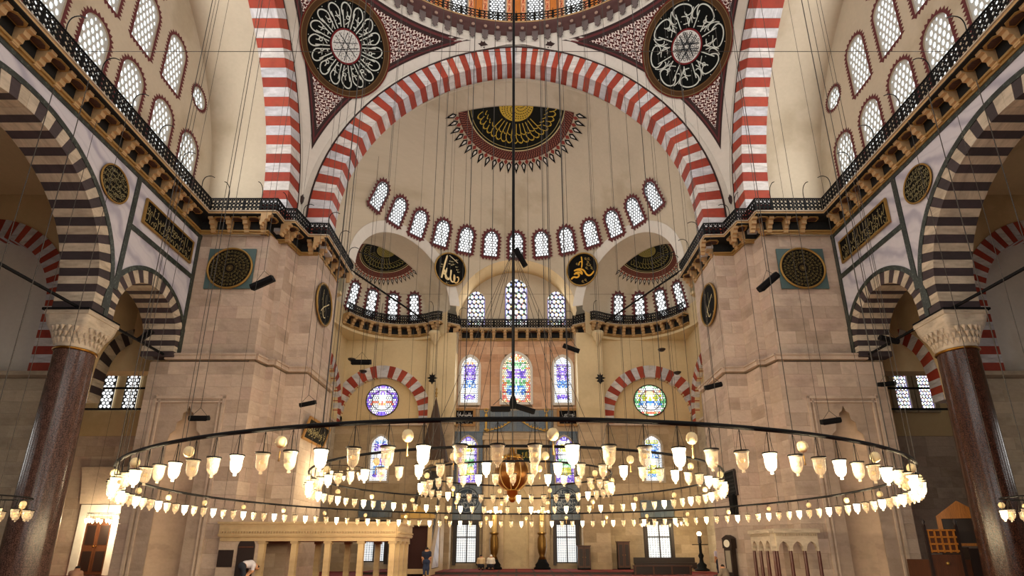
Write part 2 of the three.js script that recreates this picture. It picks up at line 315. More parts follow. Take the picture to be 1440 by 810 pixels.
// ================================================================ tympana with their windows, barrel behind the great side arch
const ORD = ['first', 'second', 'third', 'fourth', 'fifth', 'sixth', 'seventh', 'eighth', 'ninth'];
const tymWin = [];
for (let k = -4; k <= 4; k++) tymWin.push([DC + 2.42 * k, 21.15, 1.5, 3.3, 'low']);
for (let k = -4; k <= 4; k++) if (Math.abs(k) < 4) tymWin.push([DC + 2.42 * k + (k ? 0 : 0), 25.6, 1.42, 3.2, 'high']);
for (let k = -2; k <= 2; k++) tymWin.push([DC + 2.42 * k, 29.7, 1.3, 2.7, 'top']);
for (const s of SIDES) {
  const t = struct(`wall_tympanum_${sideName(s)}`, `pale plaster wall with rows of latticed windows, ${sw(s)}`, 'wall');
  frame(t, V(s * LT, 0, 0), inward(s)); const U = (d) => -s * d;
  const holes = tymWin.map(([d, y, w, h]) => windowPts(w, h, 0, 8).map(([a, b]) => [U(d) + a, y + b]).reverse());
  const round = [DC + 2.42 * 4, DC - 2.42 * 4].map((d) => [...Array(20).keys()].map((i) => { const a = -2 * PI * i / 20; return [U(d) + 0.62 * Math.cos(a), 27.1 + 0.62 * Math.sin(a)]; }));
  const x0 = Math.min(U(3), U(30)), x1 = Math.max(U(3), U(30));
  mesh('plaster', plate([[x0, 18.9], [x1, 18.9], [x1, 35], [x0, 35]], 0.16, [...holes, ...round]), M.plaster, t).position.z = -0.16;
  mesh('backing', box(27, 16.2, 0.3), M.plaster, t).position.set(U(16.5), 27, -0.45);
  let i = 0;
  for (const [d, y, w, h, row] of tymWin) {
    i++;
    dayWindow({ pos: V(s * LT, y, d), n: inward(s), w, h, kind: 'oval', key: 'tym' + row, light: DAY.tympanum, border: 0.1, tooth: 0.22, recess: 0.15,
      label: `${['lower', 'middle row', 'upper'][['low', 'high', 'top'].indexOf(row)]} arched lattice window, ${sw(s)}, ${ORD[Math.round((DC + 9.68 - d) / 2.42)]} along from the great pier` });
  }
  for (const d of [DC + 2.42 * 4]) {
    const g = struct(`window_${++windowCount}`, `small round lattice window beside the great arch, ${sw(s)}`, 'window'); frame(g, V(s * LT, 27.1, d), inward(s));
    const circ = (r, n = 20) => [...Array(n).keys()].map((k) => [r * Math.cos(2 * PI * k / n), r * Math.sin(2 * PI * k / n)]);
    const star = [...Array(64).keys()].map((k) => { const r = k % 2 ? 0.84 : 0.72, a = 2 * PI * k / 64; return [r * Math.cos(a), r * Math.sin(a)]; });
    mesh('border', plate(star, 0.012, [circ(0.62).reverse()]), M.maroon, g).position.z = 0.004;
    mesh('pane', new THREE.CircleGeometry(0.62, 24), M.dayPane, g).position.z = -0.14;
    mesh('grille', grille(circ(0.62), 'round', 0.27, 0.3, 0.11, 0.16, 12, 0.05), M.lattice, g).position.z = -0.12;
  }
  // plastered barrel between tympanum and striped arch, with straight jambs
  const b = struct(`wall_barrel_${sideName(s)}`, `plain plaster vault over the gallery, ${sw(s)}`, 'vault');
  const rb = RI + 0.35, prof = []; prof.push([DC + rb, 18.9]); for (const [x, y] of archPts(rb, AE, DC, HS, 28)) prof.push([x, y]); prof.push([DC - rb, 18.9]);
  mesh('plaster', gridGeo(6, prof.length - 1, (u, v) => { const q = prof[Math.round(v * (prof.length - 1))], x = s * (A + 1.3 + (LT - A - 1.3) * u); return [V(x, q[1], q[0]), x, v * 44]; }, s > 0), M.plaster, b);
  // striped great arch, white wall round it
  const a = struct(`wall_great_arch_${sideName(s)}`, `red and white striped great arch under the dome, ${sw(s)}`, 'arch');
  frame(a, V(s * A, 0, 0), inward(s));
  voussoirs(a, { ri: RI, ro: RO, depth: 1.5, pairs: 20, grade: 1.85, e: AE, mats: [M.redStone, M.whiteStone], cx: U(DC), cy: HS, stilt: HS - HG + 0.4, stiltN: 3 });
  const q = [[DC - 16, 18.9], [DC - RO, 18.9], ...archPts(RO, AE, DC, HS, 30).reverse(), [DC + RO, 18.9], [DC + 16, 18.9], [DC + 16, 36.2], [DC - 16, 36.2]].map(([d, y]) => [U(d), y]); if (s > 0) q.reverse();
  mesh('plaster', plate(q, 0.9), M.plasterWhite, a).position.z = -0.92;
  const ln = plate([...archPts(RO + 0.11, AE, U(DC), HS, 30), ...archPts(RO - 0.01, AE, U(DC), HS, 30).reverse()], 0.03); mesh('dark_line', ln, M.maroonDark, a).position.z = -0.005;
}

// ================================================================ front great arch
{
  const a = struct('wall_great_arch_front', 'red and white striped great arch in front of the half dome', 'arch');
  frame(a, V(0, 0, DC + A), toCam);
  voussoirs(a, { ri: RI, ro: RO, depth: 1.25, pairs: 20, grade: 1.85, e: AE, mats: [M.redStone, M.whiteStone], cy: HS, stilt: HS - HG + 0.4, stiltN: 3 });
  const q = [[-16, 18.9], [-RO, 18.9], ...archPts(RO, AE, 0, HS, 30).reverse(), [RO, 18.9], [16, 18.9], [16, 36.2], [-16, 36.2]];
  mesh('plaster', plate(q, 0.8), M.plasterWhite, a).position.z = -0.82;
  mesh('dark_line', plate([...archPts(RO + 0.11, AE, 0, HS, 30), ...archPts(RO - 0.01, AE, 0, HS, 30).reverse()], 0.03), M.maroonDark, a).position.z = -0.005;
  mesh('back_ring', plate([...archPts(RO, AE, 0, HS, 30), ...archPts(11.97, 0, 0, HS, 30).reverse()], 0.1), M.plaster, a).position.z = -1.36;
}

// ================================================================ half dome, side apses, middle recess (clipped against each other)
const sph = (c, s = 1) => ({ c: V(s * c.x, c.h, c.d), r: c.r });
{
  const c0 = sph(S0), ap = SIDES.map((s) => sph(S1, s));
  const full = (c, nu, nv, h0, h1) => gridGeo(nu, nv, (u, v) => { const az = -PI * 0.75 + 1.5 * PI * u, el = h0 + (h1 - h0) * v; return new THREE.Vector3(c.c.x + c.r * Math.cos(el) * Math.sin(az), c.c.y + c.r * Math.sin(el), c.c.z - c.r * Math.cos(el) * Math.cos(az)); });
  const smooth = (g, c) => { const p = g.attributes.position, n = new Float32Array(p.count * 3), uv = new Float32Array(p.count * 2), q = new THREE.Vector3(); for (let i = 0; i < p.count; i++) { q.fromBufferAttribute(p, i).sub(c.c).normalize(); n.set([-q.x, -q.y, -q.z], i * 3); uv.set([p.getX(i) + 0.5 * p.getZ(i), p.getY(i) + p.getZ(i) * 0.6], i * 2); } g.setAttribute('normal', new THREE.BufferAttribute(n, 3)); g.setAttribute('uv', new THREE.BufferAttribute(uv, 2)); return g; };
  let g = full(c0, 120, 60, -0.14, PI / 2);
  g = clipGeo(g, (p) => -p.z - 31.62);                                                     // behind the arch
  g = clipGeo(g, (p) => p.y - 20.95 + (Math.abs(p.x) > 9 ? 2 : 0));
  for (const a of ap) g = clipGeo(g, (p) => p.distanceTo(a.c) - a.r);
  g = clipGeo(g, (p) => -p.z < 36 ? 1 : Math.hypot(p.x, p.y - 20.6) - 5.0 > 0 ? Math.hypot(p.x, p.y - 20.6) - 5.0 : (p.y < 20.6 && Math.abs(p.x) > 5 ? 1 : Math.hypot(p.x, p.y - 20.6) - 5.0));
  const d = struct('ceiling_half_dome', 'pale plaster half dome above the gallery', 'dome'); mesh('plaster', smooth(g, c0), M.plaster, d);
  SIDES.forEach((s, i) => {
    const c = ap[i]; let k = gridGeo(80, 40, (u, v) => { const az = -PI + 2 * PI * u, el = PI / 2 * v; return new THREE.Vector3(c.c.x + c.r * Math.cos(el) * Math.sin(az), c.c.y + c.r * Math.sin(el), c.c.z - c.r * Math.cos(el) * Math.cos(az)); });
    k = clipGeo(k, (p) => p.distanceTo(c0.c) - c0.r + 0.02);
    const e = struct(`ceiling_apse_${sideName(s)}`, `small plaster half dome of the apse, ${sw(s)}`, 'dome'); mesh('plaster', smooth(k, c), M.plaster, e);
    // upright round wall of the apse
    let w = gridGeo(120, 6, (u, v) => { const az = -PI + 2 * PI * u, y = 18.7 + (S1.h - 18.7) * v; return new THREE.Vector3(c.c.x + c.r * Math.sin(az), y, c.c.z - c.r * Math.cos(az)); });
    w = clipGeo(w, (p) => ((s * p.x > 12.25 && -p.z > 35) || (-p.z > 39.3 && (s * p.x > 9 || -p.z > 42.3)) ? 1 : -1)); w.computeVertexNormals();
    mesh('apse_wall', muv(w), M.cream, e);
    // raised rim where the apse opens into the half dome
    const dir = c.c.clone().sub(c0.c), L = dir.length(); dir.normalize(); const t = (c0.r ** 2 - c.r ** 2 + L * L) / (2 * L), rad = Math.sqrt(c0.r ** 2 - t * t), o = c0.c.clone().addScaledVector(dir, t);
    const ux = new THREE.Vector3().crossVectors(new THREE.Vector3(0, 1, 0), dir).normalize(), uy = new THREE.Vector3().crossVectors(dir, ux);
    const rim = gridGeo(48, 3, (u, v) => { const a = 0.05 + (PI - 0.1) * u, k2 = [0, 0, 0.95, 0.95][Math.round(v * 3)], lift = [0.05, -0.07, -0.07, 0][Math.round(v * 3)]; const pt = o.clone().addScaledVector(ux, Math.cos(a) * (rad + k2)).addScaledVector(uy, Math.sin(a) * (rad + k2)); const n = pt.clone().sub(c0.c).normalize(); return [c0.c.clone().addScaledVector(n, c0.r + lift), u * 14, v]; });
    mesh('rim', rim, M.plasterWhite, e);
  });
  // middle recess: a short barrel above the gallery
  const m = struct('ceiling_recess', 'short plaster barrel over the middle gallery windows', 'vault');
  mesh('plaster', gridGeo(32, 4, (u, v) => { const a = PI * u - 0.0; return [new THREE.Vector3(5.0 * Math.cos(a), 20.6 + 5.0 * Math.sin(a), -(40.6 + 4.6 * v)), u * 15, v * 4]; }, true), M.plasterWarm, m);
  for (const s of SIDES) mesh('jamb', box(0.2, 3.2, 1.2), M.plaster, m).position.copy(V(s * 5.1, 19.2, 44.5));
  // clip away what pokes out of the half dome in front
  const b = m.children[0]; b.geometry = clipGeo(b.geometry, (p) => p.distanceTo(c0.c) - c0.r + 0.01); b.geometry = muv(b.geometry);
}

// ================================================================ pendentives
const PEN = { h: HS, r: A * Math.SQRT2 };
const penPoint = (s, h, phi, lift = 0) => { const r = Math.sqrt(Math.max(0, PEN.r ** 2 - (h - PEN.h) ** 2)), k = 1 - lift / PEN.r; return V(s * r * Math.cos(phi) * k, PEN.h + (h - PEN.h) * k, DC + r * Math.sin(phi) * k); };
function penGeo(s, inset, top, nu, nv, lift, bottom) {
  const hA = A - inset;
  // lowest height where the inset region still has width
  const low = bottom ?? PEN.h + Math.sqrt(Math.max(0, PEN.r ** 2 - 2 * hA * hA)) + 0.0;
  return gridGeo(nu, nv, (u, v) => {
    const h = low + (top - low) * v, r = Math.sqrt(PEN.r ** 2 - (h - PEN.h) ** 2);
    let a = r > hA ? Math.acos(hA / r) : 0, b = r > hA ? Math.asin(hA / r) : PI / 2; if (a > b) a = b = PI / 4;
    const q = penPoint(s, h, a + (b - a) * u, lift); return [q, (a + (b - a) * u) * 13, h];
  }, s < 0);
}
// ================================================================ painted ornament (flat print on plaster)
function stroke(g, pts, w, c) { g.lineWidth = w; g.strokeStyle = c; g.lineCap = g.lineJoin = 'round'; g.beginPath(); g.moveTo(pts[0][0], pts[0][1]); for (let i = 1; i < pts.length; i += 3) i + 2 < pts.length ? g.bezierCurveTo(...pts[i], ...pts[i + 1], ...pts[i + 2]) : g.lineTo(...pts[i]); g.stroke(); }
function dot(g, x, y, r, c) { g.fillStyle = c; g.beginPath(); g.moveTo(x, y - r); g.lineTo(x + r, y); g.lineTo(x, y + r); g.lineTo(x - r, y); g.fill(); }
function disc(g, x, y, r, c) { g.fillStyle = c; g.beginPath(); g.arc(x, y, r, 0, 2 * PI); g.fill(); }
function ringline(g, x, y, r, w, c) { g.lineWidth = w; g.strokeStyle = c; g.beginPath(); g.arc(x, y, r, 0, 2 * PI); g.stroke(); }
// band of joined letter forms: uprights, bowls and dots along a line (script seen too small to read)
function script(g, x0, x1, y, h, w, c) {
  let x = x0; const n = Math.max(4, Math.round((x1 - x0) / (h * 0.42)));
  for (let i = 0; i < n; i++) {
    const k = Math.floor(rnd() * 5), s = (x1 - x0) / n;
    if (k === 0) stroke(g, [[x + s * 0.3, y - h], [x + s * 0.3, y]], w, c);
    else if (k === 1) stroke(g, [[x, y - h * 0.2], [x, y + h * 0.35], [x + s, y + h * 0.35], [x + s, y - h * 0.3]], w, c);
    else if (k === 2) stroke(g, [[x + s * 0.8, y - h * 0.9], [x + s * 0.8, y + h * 0.1], [x + s * 0.1, y + h * 0.15], [x - s * 0.2, y - h * 0.1]], w, c);
    else if (k === 3) { ringline(g, x + s * 0.4, y - h * 0.35, h * 0.18, w * 0.8, c); stroke(g, [[x + s * 0.6, y - h * 0.3], [x + s * 0.6, y + h * 0.2], [x, y + h * 0.3], [x - s * 0.3, y + h * 0.2]], w, c); }
    else stroke(g, [[x, y], [x + s * 0.3, y - h * 0.5], [x + s * 0.6, y - h * 0.5], [x + s, y]], w, c);
    if (rnd() < 0.5) dot(g, x + s * 0.5, y + (rnd() < 0.5 ? -h * 0.75 : h * 0.55), w * 0.9, c);
    x += s;
  }
}
const X = {};
X.arabesque = canvasTex(512, 512, (g, w) => {
  g.fillStyle = '#4a1d1f'; g.fillRect(0, 0, w, w);
  const cell = 64;
  for (let j = -1; j < 9; j++) for (let i = -1; i < 9; i++) {
    const x = i * cell + (j % 2 ? 32 : 0), y = j * cell, t = (i * 7 + j * 13) % 6;
    for (let k = 0; k < 6; k++) { const a = k * PI / 3 + t, px = x + 20 * Math.cos(a), py = y + 20 * Math.sin(a); stroke(g, [[px, py], [px + 14 * Math.cos(a + 1), py + 14 * Math.sin(a + 1)], [px + 24 * Math.cos(a + 0.5), py + 24 * Math.sin(a + 0.5)], [px + 22 * Math.cos(a - 0.4), py + 22 * Math.sin(a - 0.4)]], 6.5, '#ddd5cf'); disc(g, px + 9 * Math.cos(a + 0.9), py + 9 * Math.sin(a + 0.9), 5, '#e3dcd6'); }
    disc(g, x, y, 13, '#e0d9d4'); disc(g, x, y, 9, '#2c2630'); for (let k = 0; k < 6; k++) disc(g, x + 7 * Math.cos(k * PI / 3), y + 7 * Math.sin(k * PI / 3), 2.6, '#8d8690'); disc(g, x, y, 3, '#c9b9a8');
  }
});
X.arabesque.wrapS = X.arabesque.wrapT = THREE.RepeatWrapping; X.arabesque.repeat.set(1 / 3.4, 1 / 3.4);
X.pendentive = [0, 1].map((v) => canvasTex(1024, 1024, (g, w) => {
  const c = w / 2; disc(g, c, c, c, '#4a3420'); ringline(g, c, c, c * 0.985, 8, '#6f1f22'); ringline(g, c, c, c * 0.955, 5, '#8a7350'); ringline(g, c, c, c * 0.855, 6, '#6a5636');
  disc(g, c, c, c * 0.84, '#070a09');
  const n = v ? 8 : 16, ink = '#c3cac4';
  g.save(); g.translate(c, c);
  for (let k = 0; k < n; k++) {
    g.save(); g.rotate(2 * PI * k / n + (v ? 0.2 : 0)); const W = 2 * PI / n, R = c * 0.82, r = c * 0.36;
    stroke(g, [[-R * W * 0.3, -r], [-R * W * 0.42, -R * 0.8]], 10, ink); stroke(g, [[-R * W * 0.1, -r], [-R * W * 0.18, -R * 0.8]], 11, ink);
    stroke(g, [[-R * W * 0.18, -R * 0.7], [-R * W * 0.5, -R * 0.98], [R * W * 0.1, -R * 1.08], [R * W * 0.36, -R * 0.84]], 13, ink);
    stroke(g, [[R * W * 0.36, -R * 0.84], [R * W * 0.44, -R * 0.66], [R * W * 0.1, -R * 0.62], [R * W * 0.12, -R * 0.78]], 10, ink);
    if (k % 2) { ringline(g, R * W * 0.16, -R * 0.66, 16, 9, ink); stroke(g, [[0, -R * 0.5], [R * W * 0.3, -R * 0.6]], 8, ink); } else stroke(g, [[R * W * 0.02, -R * 0.52], [R * W * 0.3, -R * 0.46], [R * W * 0.28, -R * 0.68], [0, -R * 0.7]], 9, ink);
    if (v) { stroke(g, [[R * W * 0.18, -r], [R * W * 0.16, -R * 0.72]], 11, ink); stroke(g, [[R * W * 0.3, -r * 1.1], [R * W * 0.3, -R * 0.6]], 9, ink); stroke(g, [[-R * W * 0.3, -R * 0.9], [-R * W * 0.45, -R * 0.7], [-R * W * 0.3, -R * 0.55], [-R * W * 0.2, -R * 0.62]], 10, ink); }
    dot(g, R * W * 0.2, -R * 0.93, 7, ink); dot(g, -R * W * 0.05, -R * 0.6, 6, ink); dot(g, R * W * 0.1, -r * 1.2, 6, ink); dot(g, R * W * 0.3, -R * 0.98, 6, ink);
    g.restore();
  }
  g.restore();
  disc(g, c, c, c * 0.34, '#6b2024'); disc(g, c, c, c * 0.305, '#c9ccca');
  for (let k = 0; k < (v ? 6 : 3); k++) { const a = k * PI / 3 + 0.3, s = c * 0.27; stroke(g, [[c + s * Math.cos(a), c + s * Math.sin(a)], [c - s * Math.cos(a + 0.35), c - s * Math.sin(a + 0.35)]], 8, '#20252a'); stroke(g, [[c + s * Math.cos(a + 0.5), c + s * Math.sin(a + 0.5)], [c - s * Math.cos(a), c - s * Math.sin(a)]], 7, '#20252a'); }
  for (let k = 0; k < 60; k++) { const a = k * 2.4, s = c * 0.27 * Math.sqrt((k + 1) / 60); v ? ringline(g, c + s * Math.cos(a), c + s * Math.sin(a), 12, 5, '#20252a') : dot(g, c + s * Math.cos(a), c + s * Math.sin(a), 6, '#20252a'); }
}));
const print = (map, o = {}) => matt({ map, ...o });
// disc of paint on the inside of a sphere: polar net about direction dir, from angle 0 to ang
function sphereDisc(c, R, dir, ang, lift, up, a0 = 0, a1 = 2 * PI, nr = 8, na = 40, in0 = 0, tooth = null) {
  const d = dir.clone().normalize(), x = new THREE.Vector3().crossVectors(up, d).normalize(), y = new THREE.Vector3().crossVectors(d, x);
  return gridGeo(na, nr, (u, v) => { const a = a0 + (a1 - a0) * u, k = in0 + (1 - in0) * v, t = ang * k, q = d.clone().multiplyScalar(Math.cos(t)).addScaledVector(x, Math.sin(t) * Math.cos(a)).addScaledVector(y, Math.sin(t) * Math.sin(a)); return [c.clone().addScaledVector(q, R - lift), 0.5 - 0.5 * k * Math.cos(a), 0.5 + 0.5 * k * Math.sin(a)]; }, true);
}
SIDES.forEach((s, i) => {
  const p = struct(`ceiling_pendentive_${sideName(s)}`, `pendentive with a round inscription and scrollwork, ${sw(s)}`, 'pendentive');
  mesh('plaster', penGeo(s, 0, 35.6, 28, 28, 0, HS - 1.5), M.plasterWhite, p);
  mesh('dark_frame', penGeo(s, 0.42, 35.5, 30, 40, 0.02), M.maroonDark, p);
  mesh('red_frame', penGeo(s, 0.5, 35.4, 30, 40, 0.03), M.maroon, p);
  mesh('inner_frame', penGeo(s, 0.57, 35.3, 30, 40, 0.04), M.maroonDark, p);
  mesh('scrollwork', penGeo(s, 0.7, 35.15, 30, 40, 0.05), print(X.arabesque), p);
  const c = V(0, PEN.h, DC), az = s * 44.3 * PI / 180, el = 35.1 * PI / 180, dir = new THREE.Vector3(Math.cos(el) * Math.sin(az), Math.sin(el), -Math.cos(el) * Math.cos(az));
  mesh('inscription_roundel', sphereDisc(c, PEN.r, dir, 8.9 * PI / 180, 0.07, new THREE.Vector3(0, 1, 0), 0, 2 * PI, 8, 56), print(X.pendentive[i]), p);
  // small finials at the tips of the panel
  for (const [h, ph] of [[23.0, PI / 4], [35.42, s < 0 ? 1.4 : 1.4]]) { const q = penPoint(s, h, ph, 0.03), f = mesh('finial', plate([[0, -0.4], [0.12, -0.16], [0.22, -0.1], [0.14, 0.02], [0.22, 0.14], [0.08, 0.18], [0, 0.36], [-0.08, 0.18], [-0.22, 0.14], [-0.14, 0.02], [-0.22, -0.1], [-0.12, -0.16]], 0.02), M.maroonDark, p); frame(f, q, c.clone().sub(q)); if (h > 30) f.rotateZ(PI / 2); }
});
// ================================================================ ceiling slab with the round opening, drum, dome, rear closing walls
{
  const hole = [...Array(72).keys()].map((i) => { const a = -2 * PI * i / 72; return [13.6 * Math.cos(a), -DC + 13.6 * Math.sin(a)]; });
  const g = plate([[-19.5, -31.6], [19.5, -31.6], [19.5, 14], [-19.5, 14]], 0.5, [hole]); g.rotateX(PI / 2);   // local y -> world z
  const drumRail = railPanelGeo(0.098, 0.045); const c = struct('ceiling', 'plaster slab round the foot of the dome', 'ceiling'); const m = mesh('plaster', g, M.plasterWhite, c); m.position.y = 36.3;
  const ring = struct('trim_dome_cornice', 'ring of small hanging leaf ornaments under the dome railing', 'cornice'); ring.position.copy(V(0, 0, DC));
  mesh('white_ring', lathe([[13.62, 35.55], [13.5, 35.9], [13.6, 36.5], [13.75, 36.5], [13.75, 35.55]], 96), M.plasterWhite, ring);
  mesh('red_ring', lathe([[13.62, 36.2], [13.4, 36.4], [13.25, 36.7], [13.05, 36.75], [13.05, 37.0], [14.2, 37.0], [14.2, 36.2]], 96), std({ color: '#4f3230', roughness: 0.85 }), ring);
  mesh('edge_bead', new THREE.TorusGeometry(13.05, 0.06, 6, 120), M.corbel, ring, new THREE.Vector3(0, 36.95, 0), [PI / 2, 0, 0]);
  for (let i = 0; i < 64; i++) { const a = 2 * PI * (i + 0.5) / 64; if (Math.cos(a) > -0.35) continue; const w = 2 * 13.1 * Math.tan(PI / 64), q = mesh('rail_panel', drumRail, M.iron, ring); q.position.set(13.1 * Math.sin(a) + w / 2 * Math.cos(a), 37.02, 13.1 * Math.cos(a) - w / 2 * Math.sin(a)); q.rotation.y = a + PI; q.scale.x = w; const pst = mesh('rail_post', box(0.04, i % 2 ? 1.0 : 1.5, 0.04), M.iron, ring); pst.position.set(13.1 * Math.sin(a + PI / 64), i % 2 ? 37.5 : 37.75, 13.1 * Math.cos(a + PI / 64)); }
  const leaf = plate([[0, -0.55], [0.09, -0.42], [0.2, -0.36], [0.14, -0.22], [0.24, -0.05], [0.2, 0.1], [0.23, 0.32], [-0.23, 0.32], [-0.2, 0.1], [-0.24, -0.05], [-0.14, -0.22], [-0.2, -0.36], [-0.09, -0.42]], 0.06), eye = cyl(0.12, 0.12, 0.06, 10);
  const grey = std({ color: '#5d5354', roughness: 0.8 }), pale = std({ color: '#8c7468', roughness: 0.8 });
  for (let i = 0; i < 96; i++) { const a = 2 * PI * (i + 0.5) / 96; if (Math.cos(a) > 0.25) continue; const l = mesh('leaf', leaf, grey, ring); l.position.set(13.42 * Math.sin(a), 36.12, 13.42 * Math.cos(a)); l.rotation.y = a + PI; const o = mesh('eye', eye, pale, ring); o.position.set(13.15 * Math.sin(a), 36.5, 13.15 * Math.cos(a)); o.rotation.set(PI / 2, 0, a, 'YXZ'); o.rotation.order = 'YXZ'; o.rotation.set(PI / 2, a, 0); }
  // drum
  const orange = std({ color: '#c8772f', map: T.plaster, roughness: 0.8 }), pilas = canvasTex(64, 256, (g2) => { g2.fillStyle = '#d9a27a'; g2.fillRect(0, 0, 64, 256); for (let k = 0; k < 8; k++) { const y = k * 32 + 16; ringline(g2, 32, y, 11, 4, '#8d2f22'); disc(g2, 32, y, 5, '#6e2620'); stroke(g2, [[10, y + 16], [20, y], [44, y + 8], [54, y - 14]], 4, '#a63c28'); disc(g2, 12, y - 10, 4, '#7b2a22'); disc(g2, 52, y + 10, 4, '#7b2a22'); } });
  const d = struct('wall_drum', 'orange painted ring of windows at the foot of the dome', 'drum'); d.position.copy(V(0, 0, DC));
  mesh('plaster', lathe([[14.35, 36.9], [14.35, 43.2]], 96), M.plasterWhite, d).material = std({ color: '#d8cfc0', map: T.plaster, roughness: 0.9, side: THREE.DoubleSide });
  mesh('dome_shell', lathe([...Array(17).keys()].map((i) => [14.35 * Math.cos(i / 16 * PI / 2 * 0.999), 43.2 + 13.2 * Math.sin(i / 16 * PI / 2)]), 64), M.plasterWarm, d);
  mesh('walk', lathe([[14.5, 36.95], [13.05, 36.95], [13.05, 37.02], [14.5, 37.02]], 96), M.maroonDark, d);
  for (let i = 0; i < 32; i++) {
    const a = 2 * PI * (i + 0.5) / 32, n = new THREE.Vector3(-Math.sin(a), 0, -Math.cos(a)), at = (r, h, da = 0) => new THREE.Vector3(r * Math.sin(a + da), h, r * Math.cos(a + da)).add(V(0, 0, DC)), seen = Math.cos(a) < -0.2;
    for (const k of [-1, 1]) if (seen) { const o = mesh('orange_panel', box(0.62, 6.2, 0.08), orange, d), q = at(14.28, 40, k * 0.098 / 1); o.position.copy(q).sub(V(0, 0, DC)); o.rotation.y = a + PI + k * 0.098; const z = mesh('scroll_panel', new THREE.BoxGeometry(0.34, 6.2, 0.06), print(pilas), d); z.position.copy(at(14.24, 40, k * 0.062)).sub(V(0, 0, DC)); z.rotation.y = a + PI + k * 0.062; }
    if (seen) dayWindow({ pos: at(14.3, 37.4), n, w: 1.25, h: 4.1, kind: 'fine', key: 'drum', light: i % 2 ? 0 : DAY.drum * 1.6, border: 0, label: `tall lattice window in the drum of the dome, ${i < 16 ? 16 - i : i - 15} from its middle, ${sw(i < 16 ? 1 : -1)}` });
    else if (i % 2) { const l = new THREE.RectAreaLight(DAY_COLOR, DAY.drum * 1.6, 1.2, 4); l.name = 'drum_daylight'; l.position.copy(at(14.2, 39.6)); l.lookAt(at(0, 39.6)); scene.add(l); }
  }
  // rear of the hall, behind the photographer: walls with tall windows
  const r = struct('wall_rear', 'rear wall of the hall with tall windows', 'wall');
  mesh('stone', box(80, 37, 0.4), M.stones[0], r).position.copy(V(0, 18, -11));
  for (let i = -3; i <= 3; i++) for (const [y, h] of [[4, 5.5], [13, 5.5], [23, 6]]) {
    if (Math.abs(i) === 0 && y === 4) continue;
    dayWindow({ pos: V(i * 5, y, -10.75), n: new THREE.Vector3(0, 0, -1), w: 2.4, h, kind: 'hex', key: 'rear' + h, light: DAY.rear, border: 0.15, label: `tall window in the rear wall, ${['low', 'middle', 'high'][[4, 13, 23].indexOf(y)]} row, ${ORD[i + 3]} from the platform side` });
  }
  for (const s of SIDES) { const w = struct(`wall_rear_${sideName(s)}`, `plain side wall behind the arcade, ${sw(s)}`, 'wall'); mesh('stone', box(0.4, 36, 15), M.stones[1], w).position.copy(V(s * 19.2, 18, -3.6)); }
}
// ================================================================ half dome and apse windows, painted medallions
const KM = { half: null };
for (let k = -6; k <= 6; k++) {
  const az = k * 11.6 * PI / 180, el = 19.6 * PI / 180, c = V(0, S0.h, S0.d), dir = (e) => new THREE.Vector3(Math.cos(e) * Math.sin(az), Math.sin(e), -Math.cos(e) * Math.cos(az));
  const mid = dir(25 * PI / 180), pos = c.clone().addScaledVector(mid, S0.r - 0.05), up = new THREE.Vector3(0, 1, 0), n = mid.clone().negate();
  const g = dayWindow({ pos, n, up, w: 1.16, h: 2.05, kind: 'fine', key: 'semi', light: DAY.semidome * 1.2, border: 0.15, tooth: 0.28, label: k ? `arched lattice window in the half dome, ${ORD[Math.abs(k) - 1]} from the middle one, ${sw(k)}` : 'arched lattice window in the middle of the half dome' });
  g.translateY(-1.08); g.translateZ(0.13);
}
for (const s of SIDES) [-62, -38.5, -14.5, 9.5].forEach((azd, i) => {
  const az = -s * azd * PI / 180, c = V(s * S1.x, S1.h, S1.d), hN = new THREE.Vector3(Math.sin(az), 0, -Math.cos(az)), el = 14 * PI / 180;
  const mid = hN.clone().multiplyScalar(Math.cos(el)).add(new THREE.Vector3(0, Math.sin(el), 0)), pos = c.clone().addScaledVector(mid, S1.r - 0.05);
  const g = dayWindow({ pos, n: mid.clone().negate(), w: 0.82, h: 2.3, kind: 'hex', key: 'apse', light: DAY.exedra, border: 0.12, tooth: 0.3, label: `narrow arched window in the apse, ${sw(s)}, ${ORD[i]} from the great pier` }); g.translateY(-1.25); g.translateZ(0.24);
});
